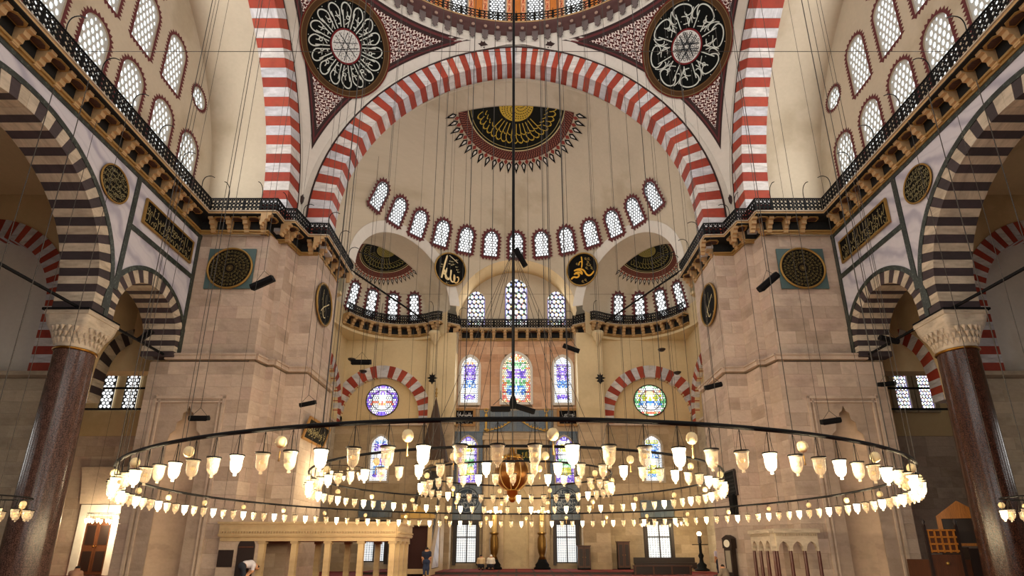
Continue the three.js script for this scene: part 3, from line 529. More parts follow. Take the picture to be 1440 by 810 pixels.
function halfMedal(name, label, c, R, dir, up, k, ink) {
  const t = struct(name, label, 'painting'), r = (deg) => deg * k * PI / 180;
  // braid band, thin rings, black half disc with gold script
  const tex = canvasTex(1024, 512, (g) => {
    g.translate(512, 0); const S = 500 / 21;
    const half = (rad, col) => { g.fillStyle = col; g.beginPath(); g.arc(0, 0, rad * S, 0, PI); g.fill(); };
    half(21.4, '#4e2a26'); for (let a = 0; a < 64; a++) { const q = a * PI / 64; stroke(g, [[20.6 * S * Math.cos(q), 20.6 * S * Math.sin(q)], [18 * S * Math.cos(q + 0.07), 18 * S * Math.sin(q + 0.07)]], 6, '#8f5a4a'); stroke(g, [[18 * S * Math.cos(q), 18 * S * Math.sin(q)], [20.6 * S * Math.cos(q + 0.07), 20.6 * S * Math.sin(q + 0.07)]], 4, '#2c1a18'); }
    half(17.6, '#b7a982'); half(17.2, '#15150f'); half(16.5, '#9a8d5c'); half(16.25, '#11120d');
    for (let i = 0; i < 19; i++) { const a = 0.12 + i * (PI - 0.24) / 18, c2 = Math.cos(a), s2 = Math.sin(a); if (i > 3 && i < 15) { stroke(g, [[7.2 * S * c2, 7.2 * S * s2], [12.4 * S * c2, 12.4 * S * s2]], 7, ink); } stroke(g, [[12.2 * S * c2, 12.2 * S * s2], [14.5 * S * Math.cos(a + 0.05), 14.5 * S * Math.sin(a + 0.05)], [15.6 * S * Math.cos(a + 0.16), 15.6 * S * Math.sin(a + 0.16)], [13.2 * S * Math.cos(a + 0.2), 13.2 * S * Math.sin(a + 0.2)]], 7, ink); stroke(g, [[10.6 * S * c2, 10.6 * S * s2], [11.4 * S * Math.cos(a + 0.08), 11.4 * S * Math.sin(a + 0.08)]], 6, ink); disc(g, 11.4 * S * Math.cos(a + 0.11), 11.4 * S * Math.sin(a + 0.11), 6, ink); disc(g, 14.2 * S * Math.cos(a + 0.12), 14.2 * S * Math.sin(a + 0.12), 5, ink); }
    half(6.4, '#1a1508'); half(6.1, ink); for (let i = 0; i < 70; i++) { const a = i * 2.4 % PI, q = 5.6 * Math.sqrt((i + 1) / 70); disc(g, q * S * Math.cos(a), q * S * Math.sin(a), 5, '#2a210c'); }
  });
  const d = dir.clone().normalize(), x = new THREE.Vector3().crossVectors(up, d).normalize(), y = new THREE.Vector3().crossVectors(d, x);   // y runs along 'up' on the sphere
  const at = (ang, a, lift) => c.clone().addScaledVector(d, Math.cos(ang) * (R - lift)).addScaledVector(x, Math.sin(ang) * Math.cos(a) * (R - lift)).addScaledVector(y, -Math.sin(ang) * Math.sin(a) * (R - lift));
  mesh('inscription', gridGeo(48, 12, (u, v) => { const a = PI * u, q = v; return [at(r(21) * q, a, 0.03), 0.5 + 0.4883 * q * Math.cos(a), 1 - 0.976 * q * Math.sin(a)]; }, false), print(tex), t);
  // pointed leaves radiating from the band
  const n = 25;
  for (let i = 0; i < n; i++) {
    const a = 0.03 + (PI - 0.06) * i / (n - 1), w = 0.045, geo = new THREE.BufferGeometry(), pts = [at(r(21.6), a, 0.035), at(r(23), a + w, 0.035), at(r(26.2), a, 0.035), at(r(23), a - w, 0.035)], inn = [at(r(22.4), a, 0.05), at(r(23.1), a + w * 0.45, 0.05), at(r(24.6), a, 0.05), at(r(23.1), a - w * 0.45, 0.05)];
    const quad = (p) => { const g = new THREE.BufferGeometry(); g.setAttribute('position', new THREE.Float32BufferAttribute([p[0], p[1], p[2], p[0], p[2], p[3]].flatMap((q) => [q.x, q.y, q.z]), 3)); g.computeVertexNormals(); return g; };
    const l = mesh('leaf', quad(pts), M.black, t); mesh('leaf_heart', quad(inn), M.plasterWhite, l);
    const b = a + (PI - 0.06) / (n - 1) / 2; if (i < n - 1) mesh('red_bud', quad([at(r(20.8), b, 0.035), at(r(21.8), b + w * 0.8, 0.035), at(r(22.9), b, 0.035), at(r(21.8), b - w * 0.8, 0.035)]), M.redStone[1], t);
  }
}
halfMedal('ceiling_medallion', 'black and gold half sunburst inscription painted on the half dome', V(0, S0.h, S0.d), S0.r, new THREE.Vector3(0, 0.98, -0.196), new THREE.Vector3(0, 1, -0.0).add(new THREE.Vector3(0, 0, 0.001)), 1, '#b69a3e');
for (const s of SIDES) { const az = s * 50 * PI / 180, el = 72 * PI / 180; halfMedal(`ceiling_medallion_${sideName(s)}`, `small black sunburst inscription painted in the apse, ${sw(s)}`, V(s * S1.x, S1.h, S1.d), S1.r, new THREE.Vector3(Math.cos(el) * Math.sin(az), Math.sin(el), -Math.cos(el) * Math.cos(az)), new THREE.Vector3(0, 1, 0), 1.55, '#7d7440'); }
// ================================================================ galleries: moulding, coffers and corbels, iron railing
function railPanelGeo(r1 = 0.07, r2 = 0.036) {
  const W = 1, H = 0.8, holes = [], c = (x, y, r, n = 8, sq = 1) => holes.push([...Array(n).keys()].map((i) => { const a = -2 * PI * (i + 0.5) / n; return [x + r * sq * Math.cos(a), y + r * Math.sin(a)]; }));
  for (let j = 0; j < 3; j++) for (let i = 0; i < 4; i++) { const x = 0.145 + i * 0.237, y = 0.16 + j * 0.235; c(x, y, r1, 6); }
  for (let j = 0; j < 2; j++) for (let i = 0; i < 3; i++) c(0.263 + i * 0.237, 0.278 + j * 0.235, r2, 4);
  for (let i = 0; i < 8; i++) c(0.08 + i * 0.12, 0.75, 0.03, 4, 1.3);
  return plate([[0.012, 0.02], [W - 0.012, 0.02], [W - 0.012, H], [0.012, H]], 0.025, holes);
}
const railPanel = railPanelGeo();
const railRosette = cyl(0.05, 0.05, 0.05, 8);
const corbelGeo = (() => { const p = [[0, -0.78], [0.1, -0.78], [0.12, -0.62], [0.22, -0.6], [0.25, -0.42], [0.4, -0.4], [0.43, -0.2], [0.58, -0.18], [0.6, 0], [0, 0]]; const g = plate(p, 0.26); g.translate(0, 0, -0.13); g.rotateY(-PI / 2); return g; })();   // reaches along +z
const cofferGeo = (() => { const g = plate([[-0.36, 0], [0.36, 0], [0.36, 0.3], [0.22, 0.48], [-0.22, 0.48], [-0.36, 0.3]], 0.04); g.rotateX(PI / 2); return g; })();
const cofferIn = (() => { const g = plate([[-0.24, 0.08], [0.24, 0.08], [0.26, 0.28], [0.12, 0.4], [-0.12, 0.4], [-0.26, 0.28]], 0.05); g.rotateX(PI / 2); return g; })();
const hookGeo = tube([new THREE.Vector3(0, 0, 0), new THREE.Vector3(0, 0.5, 0), new THREE.Vector3(0, 0.75, 0.12), new THREE.Vector3(0, 0.82, 0.4), new THREE.Vector3(0, 0.72, 0.62)], 0.022, 14, 5);
function gallery(name, label, path, s, o = {}) {
  // path: [lat, D] of the balcony edge; the room lies on one side of it (side)
  const g = struct(name, label, 'gallery'), { depth = 0.8, side = 1, hooks = 3 } = o;
  const P3 = path.map(([x, d]) => V(s * x, 0, d)); let seen = 0;
  const nrm = P3.slice(0, -1).map((a, i) => { const d = P3[i + 1].clone().sub(a).normalize(); return new THREE.Vector3(d.z, 0, -d.x).multiplyScalar(side * s); });
  // wall line: the edge moved back by depth, mitred at the corners
  const off = (k) => P3.map((p, i) => { const a = nrm[Math.max(0, i - 1)], b = nrm[Math.min(nrm.length - 1, i)], m = a.clone().add(b); m.multiplyScalar(-k / (1 + a.dot(b))); return p.clone().add(m); });
  const Q = off(depth), Qm = off(depth - 0.17), Ql = off(depth - 0.08);
  const slab = (nm, A, B, i, y, h, mat) => { const gq = plate([A[i], A[i + 1], B[i + 1], B[i]].map((v) => [v.x, -v.z]), h); gq.rotateX(-PI / 2); mesh(nm, muv(gq), mat, g).position.y = y; };
  for (let i = 0; i + 1 < P3.length; i++) {
    const a = P3[i], b = P3[i + 1], dir = b.clone().sub(a), L = dir.length(); dir.normalize();
    const n = new THREE.Vector3(dir.z, 0, -dir.x).multiplyScalar(side * s), f = group('bay', null);   // n points into the room
    const x = new THREE.Vector3().crossVectors(new THREE.Vector3(0, 1, 0), n); f.quaternion.setFromRotationMatrix(new THREE.Matrix4().makeBasis(x, new THREE.Vector3(0, 1, 0), n)); f.position.copy(a).add(b).multiplyScalar(0.5); f.updateMatrix();
    const put = (nm, geo, mat, px, py, pz, sx = 1) => { const m = mesh(nm, geo, mat, g); const mm = new THREE.Matrix4().multiplyMatrices(f.matrix, new THREE.Matrix4().compose(new THREE.Vector3(px, py, pz), new THREE.Quaternion(), new THREE.Vector3(sx, 1, 1))); mm.decompose(m.position, m.quaternion, m.scale); return m; };
    const e = 0.0;
    slab('floor_slab', P3, Q, i, HG - 0.12, 0.12, M.corbel);
    put('edge_bead', box(L, 0.06, 0.07), M.paleStone[0], 0, HG + 0.02, 0.03);
    slab('soffit', P3, Q, i, HG - 0.17, 0.05, M.cofferDark);
    slab('frieze', Ql, Q, i, HM + 0.15, 0.58, M.cofferDark);
    slab('moulding', Qm, Q, i, HM + 0.05, 0.1, M.gold);
    slab('moulding', Ql, Q, i, HM - 0.06, 0.11, M.gold);
    const nb = Math.max(1, Math.round(L / 0.98));
    for (let k = 0; k < nb; k++) {
      const px = -L / 2 + L * (k + 0.5) / nb;
      put('corbel', corbelGeo, M.corbel, px - L / nb / 2, HG - 0.12, -depth + 0.06);
      if (L / nb > 0.6) { const c = put('coffer', cofferGeo, M.gold, px, HG - 0.2, -depth + 0.2); const q = mesh('coffer_panel', cofferIn, M.coffer, c); q.position.y = -0.02; }
    }
    const np = Math.max(1, Math.round(L / 0.95)), w = L / np;
    for (let k = 0; k < np; k++) { const p = put('rail_panel', railPanel, M.iron, -L / 2 + w * k, HG + 0.03, -0.04, w); const q = mesh('rosette', railRosette, M.iron, p); q.position.set(0.5, 0.4, 0.02); q.rotation.x = PI / 2; q.scale.x = 1 / w; put('rail_post', box(0.045, 0.86, 0.05), M.iron, -L / 2 + w * k, HG + 0.43, -0.03); if (hooks && seen++ % hooks === 1) put('lamp_hook', hookGeo, M.iron, -L / 2 + w * k, HG + 0.8, -0.03); }
    put('hand_rail', box(L, 0.05, 0.07), M.iron, 0, HG + 0.86, -0.03);
  }
  return g;
}
const edge = [[17.35, 4], [17.35, 27.1], [13.55, 27.1], [13.5, 28.07], [12.85, 28.07], [12.62, 29.55], [11.45, 29.6], [11.42, 34.75], [12.2, 34.8]];
const apseEdge = [...Array(11).keys()].map((i) => { const a = (-68 + i * 10.4) * PI / 180; return [S1.x - 4.25 * Math.sin(a), S1.d + 4.25 * Math.cos(a)]; });
for (const s of SIDES) {
  gallery(`trim_gallery_${sideName(s)}`, `iron railed gallery on gilded corbels along the arcade and pier, ${sw(s)}`, edge, s, { side: 1, depth: 0.85, hooks: 2 });
  gallery(`trim_gallery_apse_${sideName(s)}`, `curved iron railed gallery in the apse, ${sw(s)}`, [...apseEdge, [6.5, 42.57], [4.85, 43.65], [4.85, 44.3]], s, { side: 1, depth: 0.55 });
}
gallery('trim_gallery_front', 'straight iron railed gallery above the prayer niche wall', [[4.85, 44.3], [-4.85, 44.3]], 1, { side: 1, depth: 0.6 });
const nicheMat = std({ color: '#cdb39a', map: T.stone, roughness: 0.85, side: THREE.DoubleSide });
// ================================================================ great piers
for (const s of SIDES) {
  const p = struct(`wall_pier_${sideName(s)}`, `great stone pier carrying the dome, ${sw(s)}`, 'pier');
  const plan = [[18.6, DP], [14.2, DP], [14.0, 29.1], [13.6, 29.1], [13.4, 30.35], [12.2, 30.35], [12.2, 34.3], [18.6, 34.6]];
  const solid = (pts, y0, y1, mat, nm) => { const g = plate((s < 0 ? pts.map(([x, d]) => [-x, d]).reverse() : pts.map(([x, d]) => [x, d])), y1 - y0); g.rotateX(-PI / 2); return mesh(nm, muv(g), mat, p, new THREE.Vector3(0, y0, 0)); };
  // rotateX(-90): shape y (=D) goes to -z, extrusion goes up
  solid(plan.map(([x, d]) => [x + (x < 18 ? 0.08 : 0), d + (d < 34 ? 0.08 : 0)]), 11.4, 19.1, M.core, 'core');
  const low = plan.map(([x, d]) => [x > 18 ? 19.5 : x - 0.28, d > 34 ? d : d - 0.32]);
  solid(low.map(([x, d], i) => [x + (x < 18 ? 0.08 : -0.08), d + (i < 2 ? 0.75 : d < 34 ? 0.08 : 0)]), 0, 11.35, M.core, 'core');
  for (const k of [0, 1]) mesh('core', box(0.3, 11.3, 0.7), M.core, p).position.copy(V(s * (k ? 14.15 : 19.3), 5.65, 28.3));
  const faces = (pl, y0, y1, mats, skips) => { for (let i = 0; i + 1 < pl.length - (pl.length > 7 ? 1 : 0); i++) {
    const a = V(s * pl[i][0], 0, pl[i][1]), b = V(s * pl[i + 1][0], 0, pl[i + 1][1]), L = a.distanceTo(b), dir = b.clone().sub(a).normalize(), n = new THREE.Vector3(dir.z, 0, -dir.x).multiplyScalar(s), f = group('face', p);
    f.name = 'stone_face'; const x = new THREE.Vector3().crossVectors(new THREE.Vector3(0, 1, 0), n); f.quaternion.setFromRotationMatrix(new THREE.Matrix4().makeBasis(x, new THREE.Vector3(0, 1, 0), n)); f.position.copy(a).add(b).multiplyScalar(0.5);
    f.translateZ(-0.085); ashlar(f, -L / 2, L / 2, y0, y1, mats, { ch: 0.72, bw: L > 3 ? 2.1 : L, t: 0.09, skip: skips && skips[i] ? skips[i] : () => [] });
  } };
  faces(plan, 11.6, 19.05, M.stones);
  const nicheC = s < 0 ? 1 : -1;
  faces(low, 0.02, 11.2, M.stones, { 0: (y) => (y < 9.4 ? [[-2.45 * 0.9 - 0.0, 1.55]] .map(([a, b]) => (s < 0 ? [a, b] : [-b, -a])) : []) });
  // tall recessed panel in the lower front face
  const nx = s * ((low[0][0] + low[1][0]) / 2) + (s < 0 ? 1 : -1) * -0.33, f = group('recessed_panel', p); f.position.copy(V(s * ((low[0][0] + low[1][0]) / 2), 0, low[0][1]));
  const q = s < 0 ? 1 : -1, x0 = q * -2.2, x1 = q * 1.55, xa = Math.min(x0, x1), xb = Math.max(x0, x1);
  const nc = (xa + xb) / 2, hole = [[-0.85, 0.1], [0.85, 0.1], [0.85, 6.9], [0.78, 7.3], [0.55, 7.5], [0.52, 7.9], [0.3, 8.05], [0.27, 8.4], [0.12, 8.5], [0, 8.8], [-0.12, 8.5], [-0.27, 8.4], [-0.3, 8.05], [-0.52, 7.9], [-0.55, 7.5], [-0.78, 7.3], [-0.85, 6.9]].map(([x, y]) => [nc + x, y]);
  mesh('panel_back', plate([[xa, 0.02], [xb, 0.02], [xb, 9.37], [xa, 9.37]], 0.05, [hole.slice().reverse()]), M.stones[4], f).position.z = -0.1;
  for (const [w, z] of [[0.14, 0.0], [0.09, -0.03]]) { const o = w === 0.14 ? 0 : -0.26; for (const xx of [xa + w / 2 - o, xb - w / 2 + o]) mesh('panel_moulding', box(w, 9.35, 0.1), M.stones[3], f).position.set(xx, 4.7, z + 0.02); mesh('panel_moulding', box(xb - xa, w, 0.1), M.stones[3], f).position.set((xa + xb) / 2, 9.3 - w / 2 + o, z + 0.02); }
  // shallow rounded niche with a stepped hood inside the panel
  mesh('niche_shaft', muv(new THREE.CylinderGeometry(0.95, 0.95, 9, 20, 1, true, PI * 0.6, PI * 0.8)), nicheMat, f).position.set(nc, 4.5, 0.22);
  // string course between the storeys
  for (let i = 0; i + 2 < plan.length; i++) { const a = V(s * (plan[i][0] - (i ? 0.2 : 0)), 0, plan[i][1] - 0.2), b = V(s * (plan[i + 1][0] - 0.2), 0, plan[i + 1][1] - 0.2); const m = mesh('string_course', box(a.distanceTo(b) + 0.25, 0.22, 0.5), M.stones[3], p), d = b.clone().sub(a); m.position.copy(a).add(b).multiplyScalar(0.5).setY(11.42); m.rotation.y = Math.atan2(-d.z, d.x); const k = mesh('string_course', box(a.distanceTo(b) + 0.3, 0.1, 0.62), M.stones[0], p); k.position.copy(m.position).setY(11.58); k.rotation.y = m.rotation.y; }
}
// ================================================================ wall with the prayer niche, and apse walls beside it
function stained(w, h, seed2, palette, edge2, st = 11) {   // small pieces of coloured glass in plaster cames
  return canvasTex(160, Math.round(160 * h / w), (g, W, H) => {
    let q = seed2; const r = () => { q = (q * 16807) % 2147483647; return q / 2147483647; };
    g.fillStyle = '#1c1a1e'; g.fillRect(0, 0, W, H);
    for (let j = 0; j * st < H + st; j++) for (let i = 0; i * st < W / 2 + st; i++) {
      const x = i * st + (j % 2 ? st / 2 : 0), y = j * st, border2 = x < W * 0.17 || y < H * 0.1 || y > H * 0.92, band = Math.floor(y / (H / 6)), pal = border2 ? edge2 : palette[band % palette.length], c = pal[Math.floor(r() * pal.length)];
      for (const k of [x, W - x]) { g.fillStyle = c; g.beginPath(); g.ellipse(k, y, st * (st > 15 ? 0.41 : 0.47), st * (st > 15 ? 0.4 : 0.43), r() * 3, 0, 2 * PI); g.fill(); }
    }
  });
}
function clearGlass(w, h) {   // staggered clear ovals in cames with small coloured pieces between
  return canvasTex(192, Math.round(192 * h / w), (g, W, H) => {
    g.fillStyle = '#2b2733'; g.fillRect(0, 0, W, H); const c = W / 4.2, rows = Math.ceil(H / (c * 1.15)) + 1, tint = ['#8f7fd0', '#e8c860', '#7fbf8a', '#d88a80', '#6f8fd8'];
    for (let j = 0; j < rows; j++) for (let i = -1; i < 6; i++) { const x = i * c + (j % 2 ? c / 2 : 0) + 4, y = H - j * c * 1.15 - c * 0.5; disc(g, x + c / 2, y, c * 0.17, tint[(i + j * 2 + 10) % 5]); disc(g, x + c * 0.25, y + c * 0.57, c * 0.13, tint[(i * 3 + j + 10) % 5]); g.fillStyle = (i + j) % 5 ? '#ffffff' : '#eef4ff'; g.beginPath(); g.ellipse(x, y, c * 0.37, c * 0.5, 0, 0, 2 * PI); g.fill(); }
    for (const k of [0, W]) { g.fillStyle = '#7a6fb0'; g.fillRect(k - 7, 0, 14, H); }
  });
}
const CL = { pale: ['#ffffff', '#f4f6ff', '#d8d0f0', '#ffeecf', '#ffffff', '#c4d8c0'], clear: ['#ffffff', '#f4f8ff', '#fff6e8', '#ffffff', '#e8f4ff'], violet: ['#7a5ad0', '#5a48c8', '#b48af0', '#ffffff', '#8f6fe0', '#d8c8ff'], blue: ['#4f8fe0', '#3f6fd0', '#9fd0ff', '#ffffff', '#cfe8ff'], green: ['#7fd08a', '#b8f0b8', '#5fb070', '#ffffff', '#d8ffd0'], warm: ['#ffb060', '#ff8f70', '#ffe0b0', '#ffffff', '#f07060', '#fff0c0'], yellow: ['#ffe060', '#d8d040', '#ffffff', '#fff4b0', '#b0d050'] };
function colorWindow(o) {
  const { pos, n, w, h, e = 0, label, palette, edge: ed, seed2, frameW = 0.22, light = 0, glow = 1.5, frameMat = M.plasterWhite, arch = true, cell = 11 } = o;
  const g = struct(`window_${++windowCount}`, label, 'window'); frame(g, pos, n);
  const pts = arch ? windowPts(w, h, e, 10) : [[-w / 2, 0], [w / 2, 0], [w / 2, h], [-w / 2, h]], geo = new THREE.ShapeGeometry(polyShape(pts)), p = geo.attributes.position, uv = geo.attributes.uv;
  for (let i = 0; i < p.count; i++) uv.setXY(i, p.getX(i) / w + 0.5, p.getY(i) / h);
  const t = cell > 15 ? clearGlass(w, h) : stained(w, h, seed2, palette, ed, cell);
  mesh('glass_pane', geo, new THREE.MeshStandardMaterial({ color: '#444444', map: t, emissive: '#ffffff', emissiveMap: t, emissiveIntensity: glow, roughness: 0.3 }), g).position.z = 0.02;
  if (frameW) { const outer = arch ? windowPts(w, h, e, 10, frameW) : [[-w / 2 - frameW, -frameW], [w / 2 + frameW, -frameW], [w / 2 + frameW, h + frameW], [-w / 2 - frameW, h + frameW]]; mesh('surround', plate(outer, 0.16, [pts.slice().reverse()]), frameMat, g).position.z = 0.0; }
  for (let k = 1; k < Math.floor(h / 0.75); k++) mesh('came_bar', box(w, 0.035, 0.03), M.came, g).position.set(0, k * h / Math.floor(h / 0.75), 0.04);
  if (light) { const l = new THREE.RectAreaLight(DAY_COLOR, light, w * 0.85, h * 0.85); l.name = 'window_daylight'; l.position.set(0, h * 0.48, 0.22); l.rotation.y = PI; g.add(l); }
  return g;
}
const qw = struct('wall_front', 'pink stone wall behind the prayer niche', 'wall');
{
  frame(qw, V(0, 0, DQ), toCam);
  mesh('backing', box(42, 36, 0.4), M.core, qw).position.set(0, 16, -0.75);
  const wins = [[0, 13.3, 2.36, 4.5], [-3.95, 13.3, 1.45, 4.15], [3.95, 13.3, 1.45, 4.15]];
  const skip = (y) => wins.filter(([, b, , h]) => y > b - 0.3 && y < b + h - 0.2).map(([x, b, w, h]) => { const k = y > b + h - w / 2 ? Math.sqrt(Math.max(0, 1 - ((y - b - h + w / 2) / (w / 2)) ** 2)) : 1; return [x - w / 2 * k - 0.1, x + w / 2 * k + 0.1]; });
  ashlar(qw, -5.35, 5.35, 12.95, 19.1, M.pinks, { ch: 0.66, bw: 1.8, t: 0.14, skip, z: -0.14 });
  ashlar(qw, -5.35, 5.35, 0, 12.9, M.tans, { ch: 0.68, bw: 1.9, t: 0.1, z: -0.14 });
  mesh('backing', box(11, 19.2, 0.3), M.core, qw).position.set(0, 9.6, -0.3);
  mesh('string_course', box(10.7, 0.14, 0.16), M.pinks[3], qw).position.set(0, 12.95, 0.02);
  mesh('lunette', box(10.4, 7, 0.2), M.plaster, qw).position.set(0, 22.6, -0.15);
  const nQ = toCam;
  colorWindow({ pos: V(0, 13.45, DQ - 0.0), n: nQ, w: 2.36, h: 4.3, e: 0.35, seed2: 11, palette: [CL.warm, CL.green, CL.violet, CL.green, CL.blue, CL.clear], edge: CL.warm, label: 'wide pointed stained glass window high over the prayer niche', light: DAY.qibla });
  colorWindow({ pos: V(-3.95, 13.4, DQ), n: nQ, w: 1.45, h: 4.05, e: 0.25, seed2: 23, palette: [CL.warm, CL.violet, CL.violet, CL.blue, CL.clear, CL.violet], edge: CL.clear, label: 'narrow pointed stained glass window above the plaque, marble platform side', light: DAY.qibla });
  colorWindow({ pos: V(3.95, 13.4, DQ), n: nQ, w: 1.45, h: 4.05, e: 0.25, seed2: 37, palette: [CL.clear, CL.violet, CL.violet, CL.blue, CL.clear, CL.violet], edge: CL.clear, label: 'narrow pointed stained glass window above the plaque, carved pulpit side', light: DAY.qibla });
  for (const [x, w, h, nm] of [[0, 1.95, 4.3, 'tallest clear stained glass window in the middle above the front gallery'], [-3.55, 1.55, 3.1, 'clear stained glass window above the front gallery, marble platform side'], [3.55, 1.55, 3.1, 'clear stained glass window above the front gallery, carved pulpit side']])
    colorWindow({ pos: V(x, 20.4, DQ + 0.04), n: nQ, w, h: h + 0.2, e: 0.2, seed2: 50 + Math.round(x * 3) + 20, cell: 24, palette: [CL.clear, CL.clear, CL.pale, CL.clear, CL.clear, CL.pale], edge: CL.pale, label: nm, light: DAY.qibla * 0.7, frameW: 0, glow: 1.15 });
}
// piers between niche wall and apses; flat lower apse walls with striped arches
for (const s of SIDES) {
  const w = struct(`wall_apse_${sideName(s)}`, `stone apse wall with a red and white arch and round window, ${sw(s)}`, 'wall');
  const X0 = (x) => V(s * x, 0, 0).x;
  const pl = group('corner_pier', w);
  mesh('cream_pier', box(2.1, 7.7, 2.2), M.cream, pl).position.copy(V(s * 6.1, 15.25, 44.4)); mesh('upper_pier', box(2.2, 3.0, 1.2), M.plaster, pl).position.copy(V(s * 6.05, 20.5, 44.95));
  mesh('pier_edge', box(0.3, 7.7, 0.5), M.cream, pl).position.copy(V(s * 5.15, 15.25, 44.6));
  mesh('pier_core', box(2.0, 11.4, 2.1), M.core, pl).position.copy(V(s * 6.1, 5.7, 44.42));
  const pf = group('stone_face', pl); pf.position.copy(V(s * 6.1, 0, 43.37)); ashlar(pf, -1.05, 1.05, 0, 11.3, M.tans, { ch: 0.72, bw: 2.1, t: 0.08, z: -0.02 });
  const pg = group('stone_face', pl); frame(pg, V(s * 5.1, 0, 44.4), inward(s)); ashlar(pg, -1.1, 1.1, 0, 11.3, M.tans, { ch: 0.72, bw: 2.2, t: 0.08, z: -0.04 });
  mesh('string_course', box(2.3, 0.18, 0.3), M.stones[3], pl).position.copy(V(s * 6.1, 11.4, 43.3));
  // back wall at D 44.1
  const bw = group('back_wall', w); frame(bw, V(s * 11.2, 0, 44.1), toCam);
  mesh('plaster', plate([[-4.4, 11.4], [-3.2, 11.4], ...archPts(3.2, 0.15, 0, 12.1, 20).reverse(), [3.2, 11.4], [4.4, 11.4], [4.4, 19], [-4.4, 19]], 0.5), M.cream, bw).position.z = -0.5;
  voussoirs(bw, { ri: 3.2, ro: 4.2, depth: 0.5, pairs: 6, e: 0.15, mats: [M.redStone, M.whiteStone], cy: 12.1, stilt: 0.7, stiltN: 2 });
  bw.children.filter((m) => m.name === 'voussoir').forEach((m) => { m.position.z += 0.03; });
  mesh('lunette', box(7, 6.5, 0.2), M.plasterWarm, bw).position.set(0, 14, -0.55);
  ashlar(bw, -4.4, 3.9, 0, 11.3, M.tans, { ch: 0.68, bw: 1.8, t: 0.1, z: -0.35 });
  mesh('backing', box(9, 19, 0.3), M.core, bw).position.set(0, 9.4, -0.8);
  mesh('backing', box(8.6, 11.3, 0.2), M.core, bw).position.set(0, 5.65, -0.46);
  mesh('string_course', box(8.6, 0.16, 0.5), M.stones[3], bw).position.set(0, 11.38, -0.2);
  // flank wall with its arch seen edge on
  const fw = group('flank_wall', w); frame(fw, V(s * 14.4, 0, 40), inward(s));
  mesh('plaster', plate([[-5.7, 11.4], [-3.3, 11.4], ...archPts(3.3, 0.15, 0, 12.1, 20).reverse(), [3.3, 11.4], [4.1, 11.4], [4.1, 19], [-5.7, 19]].map(([x, y]) => [s < 0 ? x : -x, y]).sort(() => 0), 0.4), M.cream, fw).position.z = -0.42;
  voussoirs(fw, { ri: 3.3, ro: 4.15, depth: 0.4, pairs: 6, e: 0.15, mats: [M.redStone, M.whiteStone], cy: 12.1, stilt: 0.7, stiltN: 2 });
  mesh('lunette', box(9.6, 19, 0.2), M.plasterWarm, fw).position.set(s < 0 ? -0.8 : 0.8, 9.5, -0.5);
  ashlar(fw, s < 0 ? -5.6 : -4, s < 0 ? 4 : 5.6, 0, 11.3, M.greys, { ch: 0.68, bw: 1.8, t: 0.1, z: -0.38 });
  mesh('string_course', box(9.6, 0.16, 0.4), M.stones[3], fw).position.set(s < 0 ? -0.8 : 0.8, 11.38, -0.2);
  // ledge where the round wall of the apse meets the square corner
  const arc = []; for (let k = 0; k <= 40; k++) { const a = -0.61 + (2.53 + 0.61) * k / 40; arc.push([S1.x + 4.78 * Math.sin(a), S1.d + 4.78 * Math.cos(a)]); }
  const led = plate([[6.77, 44.1], ...arc.filter(([x, d]) => d > 35.3), [12.3, 35.0], [14.5, 35.0], [14.5, 44.1]].map(([x, d]) => [s * x, -d]), 0.2);
  led.rotateX(PI / 2); mesh('ledge', led, M.cream, w).position.y = 18.9;
  // windows
  const rw = struct(`window_${++windowCount}`, `round stained glass window under the striped arch, ${sw(s)}`, 'window'); frame(rw, V(s * 11.15, 13.5, 44.5), toCam);
  const rt = stained(1, 1, s < 0 ? 71 : 83, s < 0 ? [CL.clear, CL.violet, CL.clear, CL.warm] : [CL.clear, CL.warm, CL.yellow, CL.blue], s < 0 ? CL.violet : CL.green);
  mesh('glass_pane', new THREE.CircleGeometry(1.33, 32), new THREE.MeshStandardMaterial({ color: '#444444', map: rt, emissive: '#ffffff', emissiveMap: rt, emissiveIntensity: 1.5, roughness: 0.3 }), rw).position.z = 0.02;
  mesh('came_ring', new THREE.TorusGeometry(1.34, 0.05, 6, 40), M.came, rw).position.z = 0.04; mesh('came_ring', new THREE.TorusGeometry(0.85, 0.035, 6, 32), M.came, rw).position.z = 0.04;
  colorWindow({ pos: V(s * 11.0, 6.85, 44.32), n: toCam, w: 1.4, h: 3.6, e: 0.2, seed2: 91 - s * 7, palette: s < 0 ? [CL.blue, CL.violet, CL.clear, CL.violet] : [CL.yellow, CL.blue, CL.blue, CL.clear], edge: CL.clear, label: `pointed stained glass window below the round one, ${sw(s)}`, light: DAY.qibla * 0.6, frameMat: M.paleStone[0], frameW: 0.16 });
}
